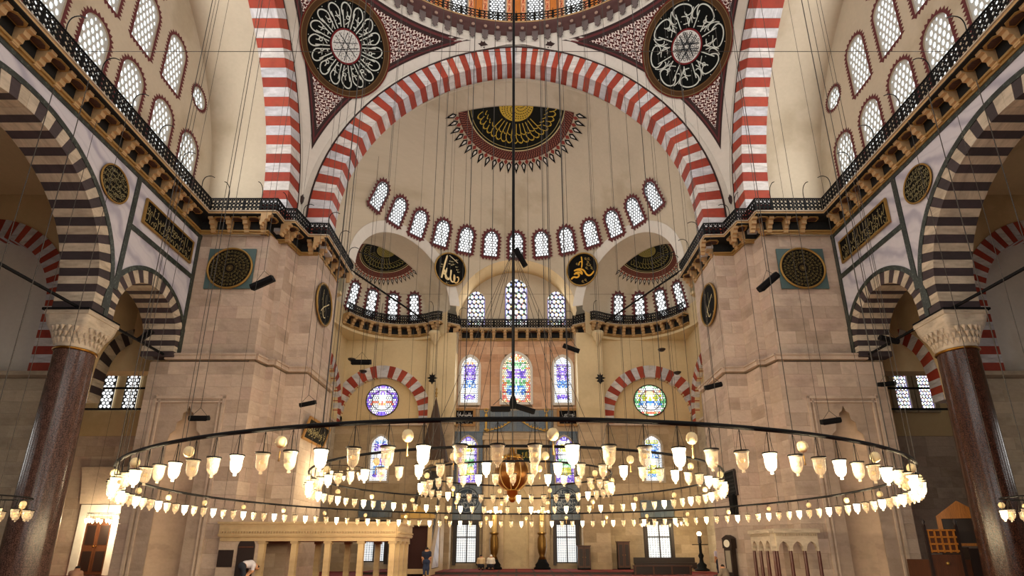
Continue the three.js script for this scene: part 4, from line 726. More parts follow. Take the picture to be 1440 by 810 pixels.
// ================================================================ granite columns under the arcades
for (const s of SIDES) {
  const c = thing('granite_column', `polished granite column with carved pale capital, ${sw(s)}`, 'column', V(s * 18.98, 0, 22.4));
  mesh('base', lathe([[0.001, 0], [1.15, 0], [1.15, 0.2], [1.0, 0.24], [1.02, 0.3], [0.92, 0.36], [0.86, 0.42], [0.001, 0.42]], 32), M.paleStone[0], c);
  mesh('shaft', muv(new THREE.CylinderGeometry(0.72, 0.84, 9.38, 40, 1)), s < 0 ? M.granite : M.graniteBrown, c, new THREE.Vector3(0, 5.1, 0));
  mesh('necking_ring', new THREE.TorusGeometry(0.74, 0.06, 8, 40), M.brass, c, new THREE.Vector3(0, 9.72, 0), [PI / 2, 0, 0]);
  // capital: from round to square with rows of hanging cells
  const cap = mesh('capital', muv(gridGeo(48, 8, (u, v) => { const a = 2 * PI * u, k = v, sq = 1 / Math.max(Math.abs(Math.cos(a)), Math.abs(Math.sin(a))), m = sm(0.1, 0.75, k), r = (0.72 + 0.22 * k) * (1 - m) + (0.68 + 0.23 * k) * sq * m; return new THREE.Vector3(r * Math.cos(a), 9.78 + 1.42 * k, r * Math.sin(a)); }, true)), M.paleStone[0], c);
  for (let row = 0; row < 3; row++) for (let i = 0; i < 24; i++) { const a = 2 * PI * (i + row * 0.5) / 24, r = 0.78 + 0.09 * row, l = mesh('cell', cellGeo(), M.paleStone[row % 2], cap); l.position.set(r * Math.cos(a), 10.02 + row * 0.24, r * Math.sin(a)); l.rotation.y = -a; }
  mesh('abacus', box(1.86, 0.2, 1.86), M.paleStone[1], c, new THREE.Vector3(0, 11.25, 0));
}
function cellGeo() { return (cellGeo.g ??= new THREE.ConeGeometry(0.1, 0.26, 6).rotateX(PI)); }
// ================================================================ side aisles
for (const s of SIDES) {
  const w = struct(`wall_aisle_${sideName(s)}`, `stone end wall of the side aisle with striped arches, ${sw(s)}`, 'wall');
  // end wall far behind the pier
  const e = group('end_wall', w); frame(e, V(s * 26, 0, 37), toCam);
  ashlar(e, -7.5, 8, 0, 9.0, M.stones, { ch: 0.68, bw: 1.7, t: 0.1, z: -0.1 });
  mesh('plaster', box(16, 12, 0.3), M.plasterWarm, e).position.set(0, 15, -0.1);
  mesh('backing', box(16, 21, 0.3), M.core, e).position.set(0, 10.5, -0.4);
  // cross wall beside the column: lunette in a red and white arch over ashlar
  const t = group('cross_wall', w); frame(t, V(s * 33.1, 0, 30.4), toCam); const k = s < 0 ? 1 : -1;
  voussoirs(t, { ri: 4.8, ro: 6.0, depth: 1.1, pairs: 10, mats: [M.redStone, M.whiteStone], cx: 0, cy: 15.6, stilt: 4.1, stiltN: 8 });
  mesh('lunette', box(11.8, 11, 0.2), M.plasterWhite, t).position.set(0, 16.5, -1.0);
  mesh('plaster', plate([[-14, 11.5], [-6, 11.5], [-6, 15.6], ...archPts(6.0, 0, 0, 15.6, 18).reverse(), [6, 15.6], [6, 11.5], [6.2, 11.5], [6.2, 23.5], [-14, 23.5]].map(([x, y]) => [-k * x, y]), 0.9), M.plasterWarm, t).position.z = -0.95;
  ashlar(t, -6.5, 6.2, 0, 11.2, M.greys, { ch: 0.7, bw: 1.7, t: 0.1, z: -0.6 });
  mesh('backing', box(13, 11.4, 0.3), M.core, t).position.set(0, 5.7, -0.75);
  mesh('string_course', box(13, 0.24, 0.9), M.greys[1], t).position.set(0, 11.36, -0.35);
  // inner arch further in, seen under the first
  const t2 = group('inner_arch', w); frame(t2, V(s * 30.5, 0, 29.2), toCam);
  // outer wall
  const o = group('outer_wall', w); mesh('stone', box(0.4, 24, 50), M.greys[0], o).position.copy(V(s * 39.6, 12, 13));
  // ceiling of the aisle
  mesh('vault', box(22, 0.4, 50), M.plasterWarm, w).position.copy(V(s * 30.35, 23.6, 13));
  // striped arch springing from column outwards, and one parallel to the nave behind the small arch
  const pa = group('aisle_arch', w); frame(pa, V(s * 22.6, 0, 0), inward(s)); const U = (d) => -s * d;
  voussoirs(pa, { ri: 3.4, ro: 4.2, depth: 1.1, pairs: 6, mats: s < 0 ? [M.darkStone, M.paleStone] : [M.redStone, M.whiteStone], cx: U(32.4), cy: 10.4, stilt: 1.2, stiltN: 3 });
  mesh('plaster', plate([[28.0, 9.2], [28.2, 9.2], [28.2, 10.4], ...archPts(4.2, 0, 32.4, 10.4, 16).reverse(), [36.6, 9.2], [37, 9.2], [37, 23.5], [28.0, 23.5]].map(([d, y]) => [U(d), y]), 0.9), M.plasterWarm, pa).position.z = -0.95;
  const pb = group('aisle_arch', w); frame(pb, V(s * 27.5, 0, 36.9), toCam);
  voussoirs(pb, { ri: 2.5, ro: 3.3, depth: 0.3, pairs: 5, mats: [M.redStone, M.whiteStone], cx: 0, cy: 14.6, stilt: 0.6, stiltN: 2 });
  for (const y of [10.2, 9.0]) mesh('tie_rod', box(6, 0.1, 0.1), M.iron, w).position.copy(V(s * 22.5, y, 29.5));
  for (const [x, ww] of [[26.7, 0.95], [28.3, 0.9]]) s > 0 ? colorWindow({ pos: V(s * x, 10.9, 36.88), n: toCam, w: ww, h: 3.3, e: 0.15, cell: 24, palette: [CL.pale], edge: CL.pale, seed2: 7, frameMat: M.greys[2], frameW: 0.3, label: `clear stained window in the aisle end wall, ${sw(s)}, ${x < 27 ? 'nearer to' : 'further from'} the pier` }) : dayWindow({ pos: V(s * x, 10.9, 36.88), n: toCam, w: ww, h: 3.2, e: 0.1, kind: s < 0 ? 'hex' : 'oval', key: 'aisle' + s + ww, light: DAY.aisle, border: 0, label: `latticed window in the aisle end wall, ${sw(s)}, ${x < 27 ? 'nearer to' : 'further from'} the pier` });
  // daylight of the unseen aisle windows in the outer wall
  for (let i = 0; i < 4; i++) dayWindow({ pos: V(s * 39.3, 6, 2 + i * 8), n: inward(s), w: 2.2, h: 4.2, kind: 'hex', key: 'outer', light: DAY.aisle * 1.5, border: 0, label: `tall latticed window in the outer aisle wall, ${sw(s)}, ${ORD[i]} from the entrance` });
  const back = struct(`wall_aisle_rear_${sideName(s)}`, `stone wall closing the aisle behind the arcade, ${sw(s)}`, 'wall'); mesh('stone', box(22, 24, 0.4), M.greys[2], back).position.copy(V(s * 29.5, 12, -10.6));
  mesh('stone', box(0.5, 17.5, 13), M.stones[2], back).position.copy(V(s * 18.5, 27.5, -4.2));
}
// spandrel above the aisle vault, behind the tympanum: closes the hall
// ================================================================ roundels and inscription panels
const inkGold = '#a8904e', inkPale = '#b9b08c';
function roundelTex(kind, seed2) {
  return canvasTex(512, 512, (g) => {
    disc(g, 256, 256, 256, '#090806'); g.save(); g.translate(256, 256);
    if (kind === 'rings') { for (const [r, n] of [[225, 34], [180, 28], [135, 20], [90, 14]]) for (let i = 0; i < n; i++) { g.save(); g.rotate(2 * PI * i / n); g.translate(0, -r); script(g, -14, 14, 12, 26, 3.2, '#6d6038'); g.restore(); } for (const r of [250, 203, 157, 112, 66]) ringline(g, 0, 0, r, 2.5, '#5c5030'); disc(g, 0, 0, 46, '#2a2013'); for (let i = 0; i < 12; i++) { const a = i * PI / 6; stroke(g, [[0, 0], [40 * Math.cos(a), 40 * Math.sin(a)]], 3, '#7a6a3c'); } }
    if (kind === 'dense') { g.save(); g.beginPath(); g.arc(0, 0, 238, 0, 2 * PI); g.clip(); for (let k = 0; k < 6; k++) script(g, -235, 235, -165 + k * 78, 62, 6.5, '#8f8763'); g.restore(); }
    if (kind === 'first' || kind === 'second') { g.scale(1.28, 1.28); g.translate(0, -6); }
    if (kind === 'first') {   // one tall stroke, two joined bowls and a closing loop
      stroke(g, [[-62, -152], [-80, -70], [-96, 40], [-104, 132]], 22, '#e2cfa0');
      stroke(g, [[-50, 26], [-52, 92], [-96, 112], [-84, 40], [-74, 10], [-62, 112], [-20, 128]], 17, '#e2cfa0');
      stroke(g, [[-48, 8], [-70, 96], [-58, 150], [-14, 142], [14, 132], [14, 60], [10, 20]], 19, '#e2cfa0');
      stroke(g, [[10, 20], [4, 110], [16, 166], [52, 160], [78, 150], [70, 90], [58, 70]], 19, '#e2cfa0');
      stroke(g, [[58, 70], [52, 140], [70, 178], [104, 158], [132, 138], [128, 70], [100, 88]], 17, '#d6b77e');
      stroke(g, [[-32, -166], [20, -140], [60, -112], [86, -98]], 9, '#cfc3a0');
      for (const [x, y] of [[62, -130], [-20, -96], [10, -96], [-26, -60], [6, -50], [-120, -30], [-132, 2], [70, -40], [102, 20], [84, -6], [-34, 188], [26, -66]]) { dot(g, x, y, 9, '#bdb28c'); stroke(g, [[x + 12, y + 6], [x + 26, y - 10]], 4, '#a99e78'); }
    }
    if (kind === 'second') {  // rounded heads joined by long sweeps
      stroke(g, [[-150, 96], [-110, 60], [-96, 108], [-60, 90], [-30, 74], [-60, 30], [-104, 44]], 22, '#d8a43c');
      stroke(g, [[-104, 44], [-70, 16], [-40, 30], [-8, 66], [4, 40], [-30, -10], [-100, 0]], 20, '#d8a43c');
      stroke(g, [[-100, 0], [-40, -20], [20, 0], [40, 60], [60, 110], [96, 130], [150, 70]], 20, '#d8a43c');
      stroke(g, [[10, -150], [14, -90], [10, -60], [-2, -20]], 16, '#d8a43c'); stroke(g, [[-34, -60], [-32, -110], [14, -106], [6, -66]], 12, '#d8a43c');
      for (const [x, y] of [[60, -120], [88, -70], [110, -20], [74, -40], [126, 20], [-60, -80], [30, 150], [-10, 160], [100, -110], [60, 0]]) { ringline(g, x, y, 10, 4, '#b59a5a'); stroke(g, [[x, y + 12], [x + 20, y + 26]], 4, '#a98f52'); }
    }
    if (kind === 'sparse') { stroke(g, [[-90, 120], [-30, 30], [40, 10], [150, -70]], 13, '#d2c49a'); stroke(g, [[-60, -170], [-80, -40], [-60, 60], [10, 150]], 9, '#a99f78'); stroke(g, [[-20, 40], [-60, 120], [-10, 200], [60, 150]], 12, '#cfc29a'); stroke(g, [[40, -150], [10, -60], [60, 20], [20, 90]], 7, '#8f8866'); for (let i = 0; i < 14; i++) dot(g, 190 * Math.cos(i * 2.1 + seed2) * 0.8, 190 * Math.sin(i * 1.7), 8, '#9a9168'); ringline(g, 0, 0, 240, 4, '#6c6444'); }
    g.restore();
  });
}
function roundel(name, label, pos, n, r, kind, seed2, square) {
  const o = thing(name, label, 'roundel', pos); frame(o, pos, n);
  if (square) mesh('backing_panel', box(square[0], square[1], 0.08), std({ color: '#41595a', roughness: 0.6 }), o).position.z = 0.04;
  const z = square ? 0.08 : 0.0;
  mesh('disc', muvDisc(r), print(roundelTex(kind, seed2), { roughness: 0.9 }), o).position.z = z + 0.05;
  mesh('gilt_ring', new THREE.TorusGeometry(r, r * 0.05, 8, 48), M.goldBright, o).position.z = z + 0.05;
  mesh('back', cyl(r, r, 0.08, 40), M.black, o, new THREE.Vector3(0, 0, z + 0.005), [PI / 2, 0, 0]);
  return o;
}
function muvDisc(r) { return new THREE.CircleGeometry(r * 0.97, 48); }
function panel(name, label, category, pos, n, w, h, tilt, draw, frameMat = M.goldBright, fw = 0.09, tw = 512) {
  const o = thing(name, label, category, pos); frame(o, pos, n); if (tilt) o.rotateX(tilt);
  const g = new THREE.PlaneGeometry(w, h);
  mesh('board', box(w + 0.02, h + 0.02, 0.05), M.black, o); mesh('face', g, print(canvasTex(tw, Math.round(tw * h / w), draw), { roughness: 0.9 }), o).position.z = 0.03;
  for (const k of [-1, 1]) { mesh('frame_bar', box(w + 2 * fw, fw, 0.1), frameMat, o).position.set(0, k * (h / 2 + fw / 2), 0.02); mesh('frame_bar', box(fw, h, 0.1), frameMat, o).position.set(k * (w / 2 + fw / 2), 0, 0.02); }
  return o;
}
for (const s of SIDES) {
  roundel('square_roundel', `round gilt inscription on a teal square, great pier on the ${sw(s)}`, V(s * 16.2, 16.85, DP - 0.04), toCam, 1.24, 'rings', 1, [2.66, 2.5]);
  roundel('pier_roundel', `black medallion with sparse pale script on the inner pier face, ${sw(s)}`, V(s * 12.1, 16.35, 31.85), inward(s), 1.32, 'sparse', s * 2);
  roundel('spandrel_roundel', `small gilt rimmed roundel of dense script in the marble spandrel, ${sw(s)}`, V(s * (L1 - 0.02), 17.45, 21.35), inward(s), 0.84, 'dense', 5);
  panel('spandrel_inscription', `long black inscription panel with gilt frame in the marble spandrel, ${sw(s)}`, 'inscription', V(s * (L1 - 0.04), 17.5, 25.45), inward(s), 3.9, 1.15, 0, (g, w, h) => { g.fillStyle = '#090806'; g.fillRect(0, 0, w, h); for (let k = 0; k < 2; k++) script(g, 14, w - 14, h * (0.47 + 0.4 * k), h * 0.42, 5, '#8f835c'); }, M.goldBright, 0.1);
  const c0 = V(0, S0.h, S0.d), dp = V(s * 5.62, 24.05, 41.63), n = c0.clone().sub(dp).normalize();
  roundel('dome_roundel', s < 0 ? 'black roundel with tall pale joined letters between apse and middle recess' : 'black roundel with rounded golden letters between apse and middle recess', c0.clone().addScaledVector(n, -(S0.r - 0.26)), n, 1.36, s < 0 ? 'first' : 'second', 3);
  panel('wall_plaque', s < 0 ? 'black plaque with two lines of pale script, marble platform side of the niche' : 'black plaque with interlaced pale script, carved pulpit side of the niche', 'plaque', V(s * 4.3, 12.15, DQ - 0.08), toCam, 1.42, 1.12, 0, (g, w, h) => { g.fillStyle = '#0a0b0e'; g.fillRect(0, 0, w, h); if (s < 0) for (let k = 0; k < 2; k++) script(g, 40, w - 40, h * (0.38 + 0.45 * k), h * 0.24, 12, '#d5d7d8'); else { script(g, 60, w - 60, h * 0.66, h * 0.4, 13, '#cdd1d4'); script(g, 150, w - 60, h * 0.36, h * 0.2, 9, '#aab0b4'); } }, M.woodFrame, 0.2);
}
panel('tilted_board', 'dark framed inscription board leaning out from the inner pier face above the marble platform', 'board', V(-11.72, 8.15, 31.9), inward(-1), 3.2, 1.05, 0.28, (g, w, h) => { g.fillStyle = '#1d1a14'; g.fillRect(0, 0, w, h); script(g, 30, w - 30, h * 0.68, h * 0.5, 8, '#9c9068'); }, M.woodFrame, 0.14);
panel('notice_board', 'plain dark notice board with thin frame on the inner pier face', 'board', V(11.85, 5.1, 30.9), inward(1), 1.6, 1.25, 0.05, (g, w, h) => { g.fillStyle = '#161719'; g.fillRect(0, 0, w, h); for (let k = 0; k < 5; k++) script(g, 60, w - 60, h * (0.22 + 0.16 * k), h * 0.07, 3, '#4c4c4a'); }, M.woodDark, 0.08);

// ================================================================ tile panels, lower windows, prayer niche
const tileTex = canvasTex(512, 512, (g) => { g.fillStyle = '#7d8a96'; g.fillRect(0, 0, 512, 512); for (let j = 0; j < 16; j++) for (let i = 0; i < 16; i++) { const x = i * 32 + 16, y = j * 32 + 16; disc(g, x, y, 9, (i + j) % 2 ? '#3f5873' : '#546a80'); ringline(g, x, y, 13, 3, '#c3cbcd'); disc(g, x, y, 3.5, (i * j) % 3 ? '#b9654a' : '#e0e4e2'); stroke(g, [[x - 16, y - 16], [x - 6, y - 10], [x - 10, y - 4], [x, y]], 2.5, '#2f4a5f'); stroke(g, [[x + 16, y - 16], [x + 6, y - 10], [x + 10, y - 4], [x, y]], 2.5, '#4f7a70'); } });
tileTex.wrapS = tileTex.wrapT = THREE.RepeatWrapping; tileTex.repeat.set(1 / 1.6, 1 / 1.6);
const tileMats = ['#aab0b6', '#9ea5ad', '#b2b2b0'].map((c) => std({ color: c, map: tileTex, roughness: 0.3 }));
function tiles(parent, x0, x1, y0, y1, size, z, skip = () => false) { const nx = Math.round((x1 - x0) / size), ny = Math.round((y1 - y0) / size), w = (x1 - x0) / nx, h = (y1 - y0) / ny; for (let j = 0; j < ny; j++) for (let i = 0; i < nx; i++) { const x = x0 + w * (i + 0.5), y = y0 + h * (j + 0.5); if (skip(x, y)) continue; mesh('tile', box(w - 0.012, h - 0.012, 0.03, (i + j) % 3), tileMats[(i * 5 + j * 3) % 3], parent).position.set(x, y, z); } }
for (const s of SIDES) {
  const t = struct(`trim_tile_panel_${sideName(s)}`, `blue grey floral tile panel round a stained window beside the prayer niche, ${sw(s)}`, 'tiles'); frame(t, V(s * 3.95, 0, DQ - 0.04), toCam);
  tiles(t, -1.15, 1.15, 3.4, 10.85, 0.575, 0.02);
  for (const k of [-1, 1]) mesh('tile_border', box(0.1, 7.5, 0.06), std({ color: '#4b6074', roughness: 0.4 }), t).position.set(k * 1.15, 7.12, 0.03); mesh('tile_border', box(2.4, 0.1, 0.06), std({ color: '#4b6074', roughness: 0.4 }), t).position.set(0, 10.9, 0.03);
  const ro = mesh('tile_roundel', new THREE.CircleGeometry(0.98, 40), print(canvasTex(256, 256, (g) => { disc(g, 128, 128, 128, '#3a4654'); ringline(g, 128, 128, 120, 5, '#9fa8ad'); for (let k = 0; k < 4; k++) script(g, 30, 226, 66 + k * 46, 40, 5, '#aab2b8'); })), t); ro.position.set(0, 5.35, 0.06); mesh('roundel_rim', new THREE.TorusGeometry(0.98, 0.05, 6, 40), std({ color: '#2f3b48', roughness: 0.4 }), t).position.set(0, 5.35, 0.06);
  colorWindow({ pos: V(s * 3.93, 6.75, DQ - 0.12), n: toCam, w: 1.45, h: 3.75, e: 0.3, seed2: 131 + s * 9, palette: [CL.clear, CL.yellow, CL.clear, CL.green, CL.yellow, CL.violet], edge: CL.violet, label: `pointed stained glass window set in blue tiles, ${sw(s)}`, light: DAY.qibla * 0.6, frameMat: M.paleStone[1], frameW: 0.14 });
  lowWindow(V(s * 3.9, 0.65, DQ - 0.1), 1.55, 2.85, `tall clear grid window low beside the prayer niche, ${sw(s)}`);
}
function lowWindow(pos, w, h, label, deep = 0.18) {
  const g = struct(`window_${++windowCount}`, label, 'window'); frame(g, pos, toCam);
  mesh('pane', new THREE.PlaneGeometry(w, h), M.dayPaneSoft, g).position.set(0, h / 2, 0.01);
  for (let i = 1; i < 9; i++) mesh('grid_bar', box(0.022, h, 0.02), M.came, g).position.set(-w / 2 + w * i / 9, h / 2, 0.03);
  for (let j = 1; j < 16; j++) mesh('grid_bar', box(w, 0.022, 0.02), M.came, g).position.set(0, h * j / 16, 0.032);
  for (const x of [-w / 2, 0.05, w / 2]) mesh('mullion', box(0.09, h + 0.1, 0.1), M.came, g).position.set(x, h / 2, 0.06); for (const y of [0, h * 0.66, h]) mesh('transom', box(w + 0.1, 0.09, 0.1), M.came, g).position.set(0, y, 0.06);
  for (const k of [-1, 1]) mesh('reveal', box(0.22, h + 0.4, deep + 0.1), M.woodDark, g).position.set(k * (w / 2 + 0.14), h / 2, deep / 2); mesh('lintel', box(w + 0.7, 0.3, deep + 0.12), M.woodDark, g).position.set(0, h + 0.2, deep / 2);
  const l = new THREE.RectAreaLight(new THREE.Color(0.9, 0.96, 1), DAY.qibla * 0.5, w * 0.9, h * 0.9); l.name = 'window_daylight'; l.position.set(0, h / 2, 0.22); l.rotation.y = PI; g.add(l);
}
for (const s of SIDES) {
  lowWindow(V(s * 10.9, 0.75, 43.95), 1.75, 2.7, `tall clear grid window low in the apse wall, ${sw(s)}`);
  const t = struct(`trim_apse_tiles_${sideName(s)}`, `dark blue tile lunette above the low apse window, ${sw(s)}`, 'tiles'); frame(t, V(s * 10.95, 0, 43.95), toCam); tiles(t, -1.3, 1.3, 4.0, 5.3, 0.52, 0.02);
}
{
  const crestGold = std({ color: '#c9a352', roughness: 0.5, metalness: 0.2 });
  // tile crest panel and marble prayer niche
  const t = struct('trim_niche_crest', 'blue tile panel with gilt zigzag gable above the prayer niche', 'tiles'); frame(t, V(0, 0, DQ - 0.04), toCam); tiles(t, -3.05, 3.05, 10.95, 12.75, 0.6, 0.02);
  for (const s of SIDES) { rod('gilt_gable', new THREE.Vector3(0, 12.1, 0.12), new THREE.Vector3(s * 1.2, 11.3, 0.12), 0.05, crestGold, t); rod('gilt_gable', new THREE.Vector3(s * 1.2, 11.3, 0.12), new THREE.Vector3(s * 2.5, 10.95, 0.12), 0.05, crestGold, t); for (let k = 0; k < 9; k++) { const x = 0.15 + k * 0.27, y = x < 1.2 ? 12.1 - 0.667 * x : 11.3 - 0.27 * (x - 1.2); mesh('gilt_leaf', leafGeo(), crestGold, t).position.set(s * x, y + 0.1, 0.12); } mesh('gilt_shaft', lathe([[0.001, 0], [0.16, 0], [0.16, 0.12], [0.08, 0.2], [0.1, 0.6], [0.07, 1.1], [0.12, 1.2], [0.12, 1.35], [0.05, 1.45], [0.001, 1.5]], 14), crestGold, t).position.set(s * 2.5, 11.0, 0.16); mesh('gilt_hoop', new THREE.TorusGeometry(0.15, 0.04, 8, 20), crestGold, t).position.set(s * 2.5, 12.72, 0.16); }
  const m = struct('trim_prayer_niche', 'tall pale marble prayer niche with stepped hood', 'niche'); frame(m, V(0, 0, DQ - 0.05), toCam);
  const nicheHole = [[-1.0, 0.3], [1.0, 0.3], [1.0, 5.2], [0.8, 5.9], [0.55, 6.3], [0.5, 6.9], [0.22, 7.3], [0, 7.9], [-0.22, 7.3], [-0.5, 6.9], [-0.55, 6.3], [-0.8, 5.9], [-1.0, 5.2]];
  mesh('marble_front', plate([[-2.6, 0.2], [2.6, 0.2], [2.6, 10.2], [-2.6, 10.2]], 0.4, [nicheHole.slice().reverse()]), M.tans[1], m).position.z = -0.05;
  mesh('niche_back', muv(new THREE.CylinderGeometry(1.0, 1.0, 8, 18, 1, true, PI / 2, PI)), std({ color: '#b8a482', map: T.stone, roughness: 0.7, side: THREE.DoubleSide }), m).position.set(0, 4.2, 0.35); m.children.at(-1).scale.z = 0.35;
  mesh('marble_cornice', box(5.5, 0.35, 0.6), M.tans[3], m).position.set(0, 10.35, 0.2); mesh('marble_cornice', box(5.3, 0.2, 0.5), M.tans[3], m).position.set(0, 10.65, 0.18);
  for (const s of SIDES) { mesh('side_moulding', box(0.14, 10, 0.12), M.tans[3], m).position.set(s * 2.4, 5.2, 0.38); mesh('side_moulding', box(0.1, 7.6, 0.1), M.tans[3], m).position.set(s * 1.35, 4.1, 0.38); }
  mesh('niche_frame_top', box(2.9, 0.14, 0.12), M.tans[3], m).position.set(0, 8.3, 0.38);
  const gi = panel('green_inscription', 'small dark panel with gilt script over the prayer niche', 'inscription', V(1.0, 8.9, DQ - 0.46), toCam, 1.9, 0.95, 0, (g, w, h) => { g.fillStyle = '#1f2a22'; g.fillRect(0, 0, w, h); script(g, 30, w - 30, h * 0.7, h * 0.5, 9, '#c9b04a'); }, M.goldBright, 0.06);
  // raised carpeted step in front of the niche
  const st = struct('floor_niche_step', 'raised step with red carpet in front of the prayer niche wall', 'step'); mesh('step_body', muv(new THREE.BoxGeometry(21, 0.14, 6)), M.woodDark, st).position.copy(V(0, 0.09, 41.7)); mesh('step_carpet', muv(new THREE.BoxGeometry(20.9, 0.03, 5.9)), M.carpet, st).position.copy(V(0, 0.175, 41.7));
}
function leafGeo() { return (leafGeo.g ??= new THREE.OctahedronGeometry(0.09)); }
const FL = 0.19;   // top of the step

// ================================================================ giant candlesticks
function candlestick(label, x, d, k, grp) {
  const c = thing('giant_candlestick', label, 'candlestick', V(x, FL, d)); c.scale.setScalar(k);
  mesh('base', lathe([[0.001, 0], [0.62, 0], [0.62, 0.12], [0.5, 0.2], [0.52, 0.34], [0.36, 0.55], [0.3, 0.72], [0.001, 0.74]], 24), M.black, c);
  mesh('brass_body', lathe([[0.001, 0.7], [0.3, 0.72], [0.2, 0.95], [0.3, 1.2], [0.36, 1.6], [0.34, 2.2], [0.24, 2.45], [0.34, 2.55], [0.36, 2.65], [0.001, 2.66]], 24), agedBrass, c);
  mesh('candle', cyl(0.19, 0.21, 1.5, 16), std({ color: '#a58a55', roughness: 0.6 }), c, new THREE.Vector3(0, 3.4, 0));
  const rim = mesh('lamp_ring', new THREE.TorusGeometry(0.55, 0.03, 6, 24), agedBrass, c, new THREE.Vector3(0, 4.1, 0), [PI / 2, 0, 0]);
  for (let i = 0; i < 4; i++) { const a = i * PI / 2 + 0.5; const b = mesh('lamp_bulb', bulbGeo(), litMat, c, new THREE.Vector3(0.55 * Math.cos(a), 4.18, 0.55 * Math.sin(a))); }
  const l = new THREE.PointLight(LAMP_COLOR, LAMP_POWER * 1.6); l.name = 'candlestick_light'; l.position.set(0, 4.2, 0.9); l.shadow.radius = 8; c.add(l);
  return c;
}
const agedBrass = std({ color: '#745628', roughness: 0.38, metalness: 0.8 });
const litMat = new THREE.MeshStandardMaterial({ color: '#ffe2a8', emissive: new THREE.Color(1, 0.8, 0.45), emissiveIntensity: 6, roughness: 0.4 });
function bulbGeo() { return (bulbGeo.g ??= new THREE.SphereGeometry(0.11, 12, 8)); }
candlestick('tall brass candlestick beside the prayer niche, marble platform side', -1.68, 43.4, 1);
candlestick('tall brass candlestick beside the prayer niche, carved pulpit side', 1.95, 43.4, 1);
{
  const c = thing('iron_lampstand', 'dark iron lampstand with one white globe in the apse by the wooden clock', 'lamp stand', V(12.9, FL, 40.4));
  mesh('base', lathe([[0.001, 0], [0.5, 0], [0.5, 0.1], [0.3, 0.2], [0.34, 0.4], [0.16, 0.55], [0.12, 0.8], [0.2, 1.0], [0.1, 1.2], [0.1, 1.9], [0.001, 1.92]], 18), M.iron, c); mesh('arms', box(1.1, 0.06, 0.06), M.iron, c, new THREE.Vector3(0, 1.75, 0)); mesh('stem', cyl(0.12, 0.14, 0.5, 12), M.woodDark, c, new THREE.Vector3(0, 2.1, 0)); mesh('globe_lamp', new THREE.SphereGeometry(0.16, 16, 12), litMat, c, new THREE.Vector3(0, 2.48, 0));
  const l = new THREE.PointLight(LAMP_COLOR, LAMP_POWER * 2); l.name = 'globe_light'; l.position.set(0, 2.48, 0); l.shadow.radius = 6; c.add(l);
}
// ================================================================ marble platform on posts (in front of the pier)
{
  const p = thing('marble_platform', 'raised marble platform on square posts with dentil frieze beside the great pier', 'platform', V(-9.9, 0, 29.4)); const m = M.marbleWarm, W = 8.4, Dp = 3.8;
  mesh('deck', box(W, 0.25, Dp), m, p, new THREE.Vector3(-0.1, 2.12, 0));
  for (const [w, d, x, z] of [[W + 0.1, 0.22, -0.1, Dp / 2], [W + 0.1, 0.22, -0.1, -Dp / 2], [0.22, Dp, W / 2 - 0.1, 0]]) { mesh('parapet', box(w, 0.62, d), m, p, new THREE.Vector3(x, 2.5, z)); mesh('cornice', box(w + (w > 1 ? 0.16 : 0.12), 0.1, d + 0.16), m, p, new THREE.Vector3(x, 2.84, z)); mesh('cornice', box(w + 0.06, 0.07, d + 0.08), m, p, new THREE.Vector3(x, 2.28, z)); }
  for (let i = 0; i < 64; i++) mesh('dentil', box(0.07, 0.09, 0.08), m, p, new THREE.Vector3(-W / 2 + 0.0 + i * (W / 64), 2.4, Dp / 2 + 0.14)); for (let i = 0; i < 26; i++) mesh('dentil', box(0.08, 0.09, 0.07), m, p, new THREE.Vector3(W / 2 + 0.04, 2.4, -Dp / 2 + (i + 0.5) * Dp / 26));
  for (const [x, z] of [[-2.3, 1.7], [-0.75, 1.7], [0.85, 1.7], [2.45, 1.7], [3.95, 1.7], [3.95, 0.6], [3.95, -0.5], [3.95, -1.6], [-2.3, -1.6], [-0.75, -1.6], [0.85, -1.6], [2.45, -1.6]]) { mesh('post', box(0.26, 1.9, 0.26), m, p, new THREE.Vector3(x, 1.05, z)); mesh('post_base', box(0.36, 0.18, 0.36), m, p, new THREE.Vector3(x, 0.11, z)); mesh('post_cap', box(0.36, 0.14, 0.34), m, p, new THREE.Vector3(x, 1.95, z)); }
  mesh('side_wall', box(2.0, 2.1, 0.2), M.stones[2], p, new THREE.Vector3(-3.35, 1.05, 1.72));
  const door = mesh('door', plate([[-0.4, 0], [0.4, 0], ...archPts(0.4, 0, 0, 1.72, 8)], 0.08), M.woodDark, p, new THREE.Vector3(-3.0, 0.02, 1.8)); mesh('door_rail', box(0.7, 0.06, 0.04), M.wood, door, new THREE.Vector3(0, 1.7, 0.09));
  mesh('hatch', box(0.72, 0.78, 0.06), M.woodDark, p, new THREE.Vector3(-3.95, 1.2, 1.83));
}
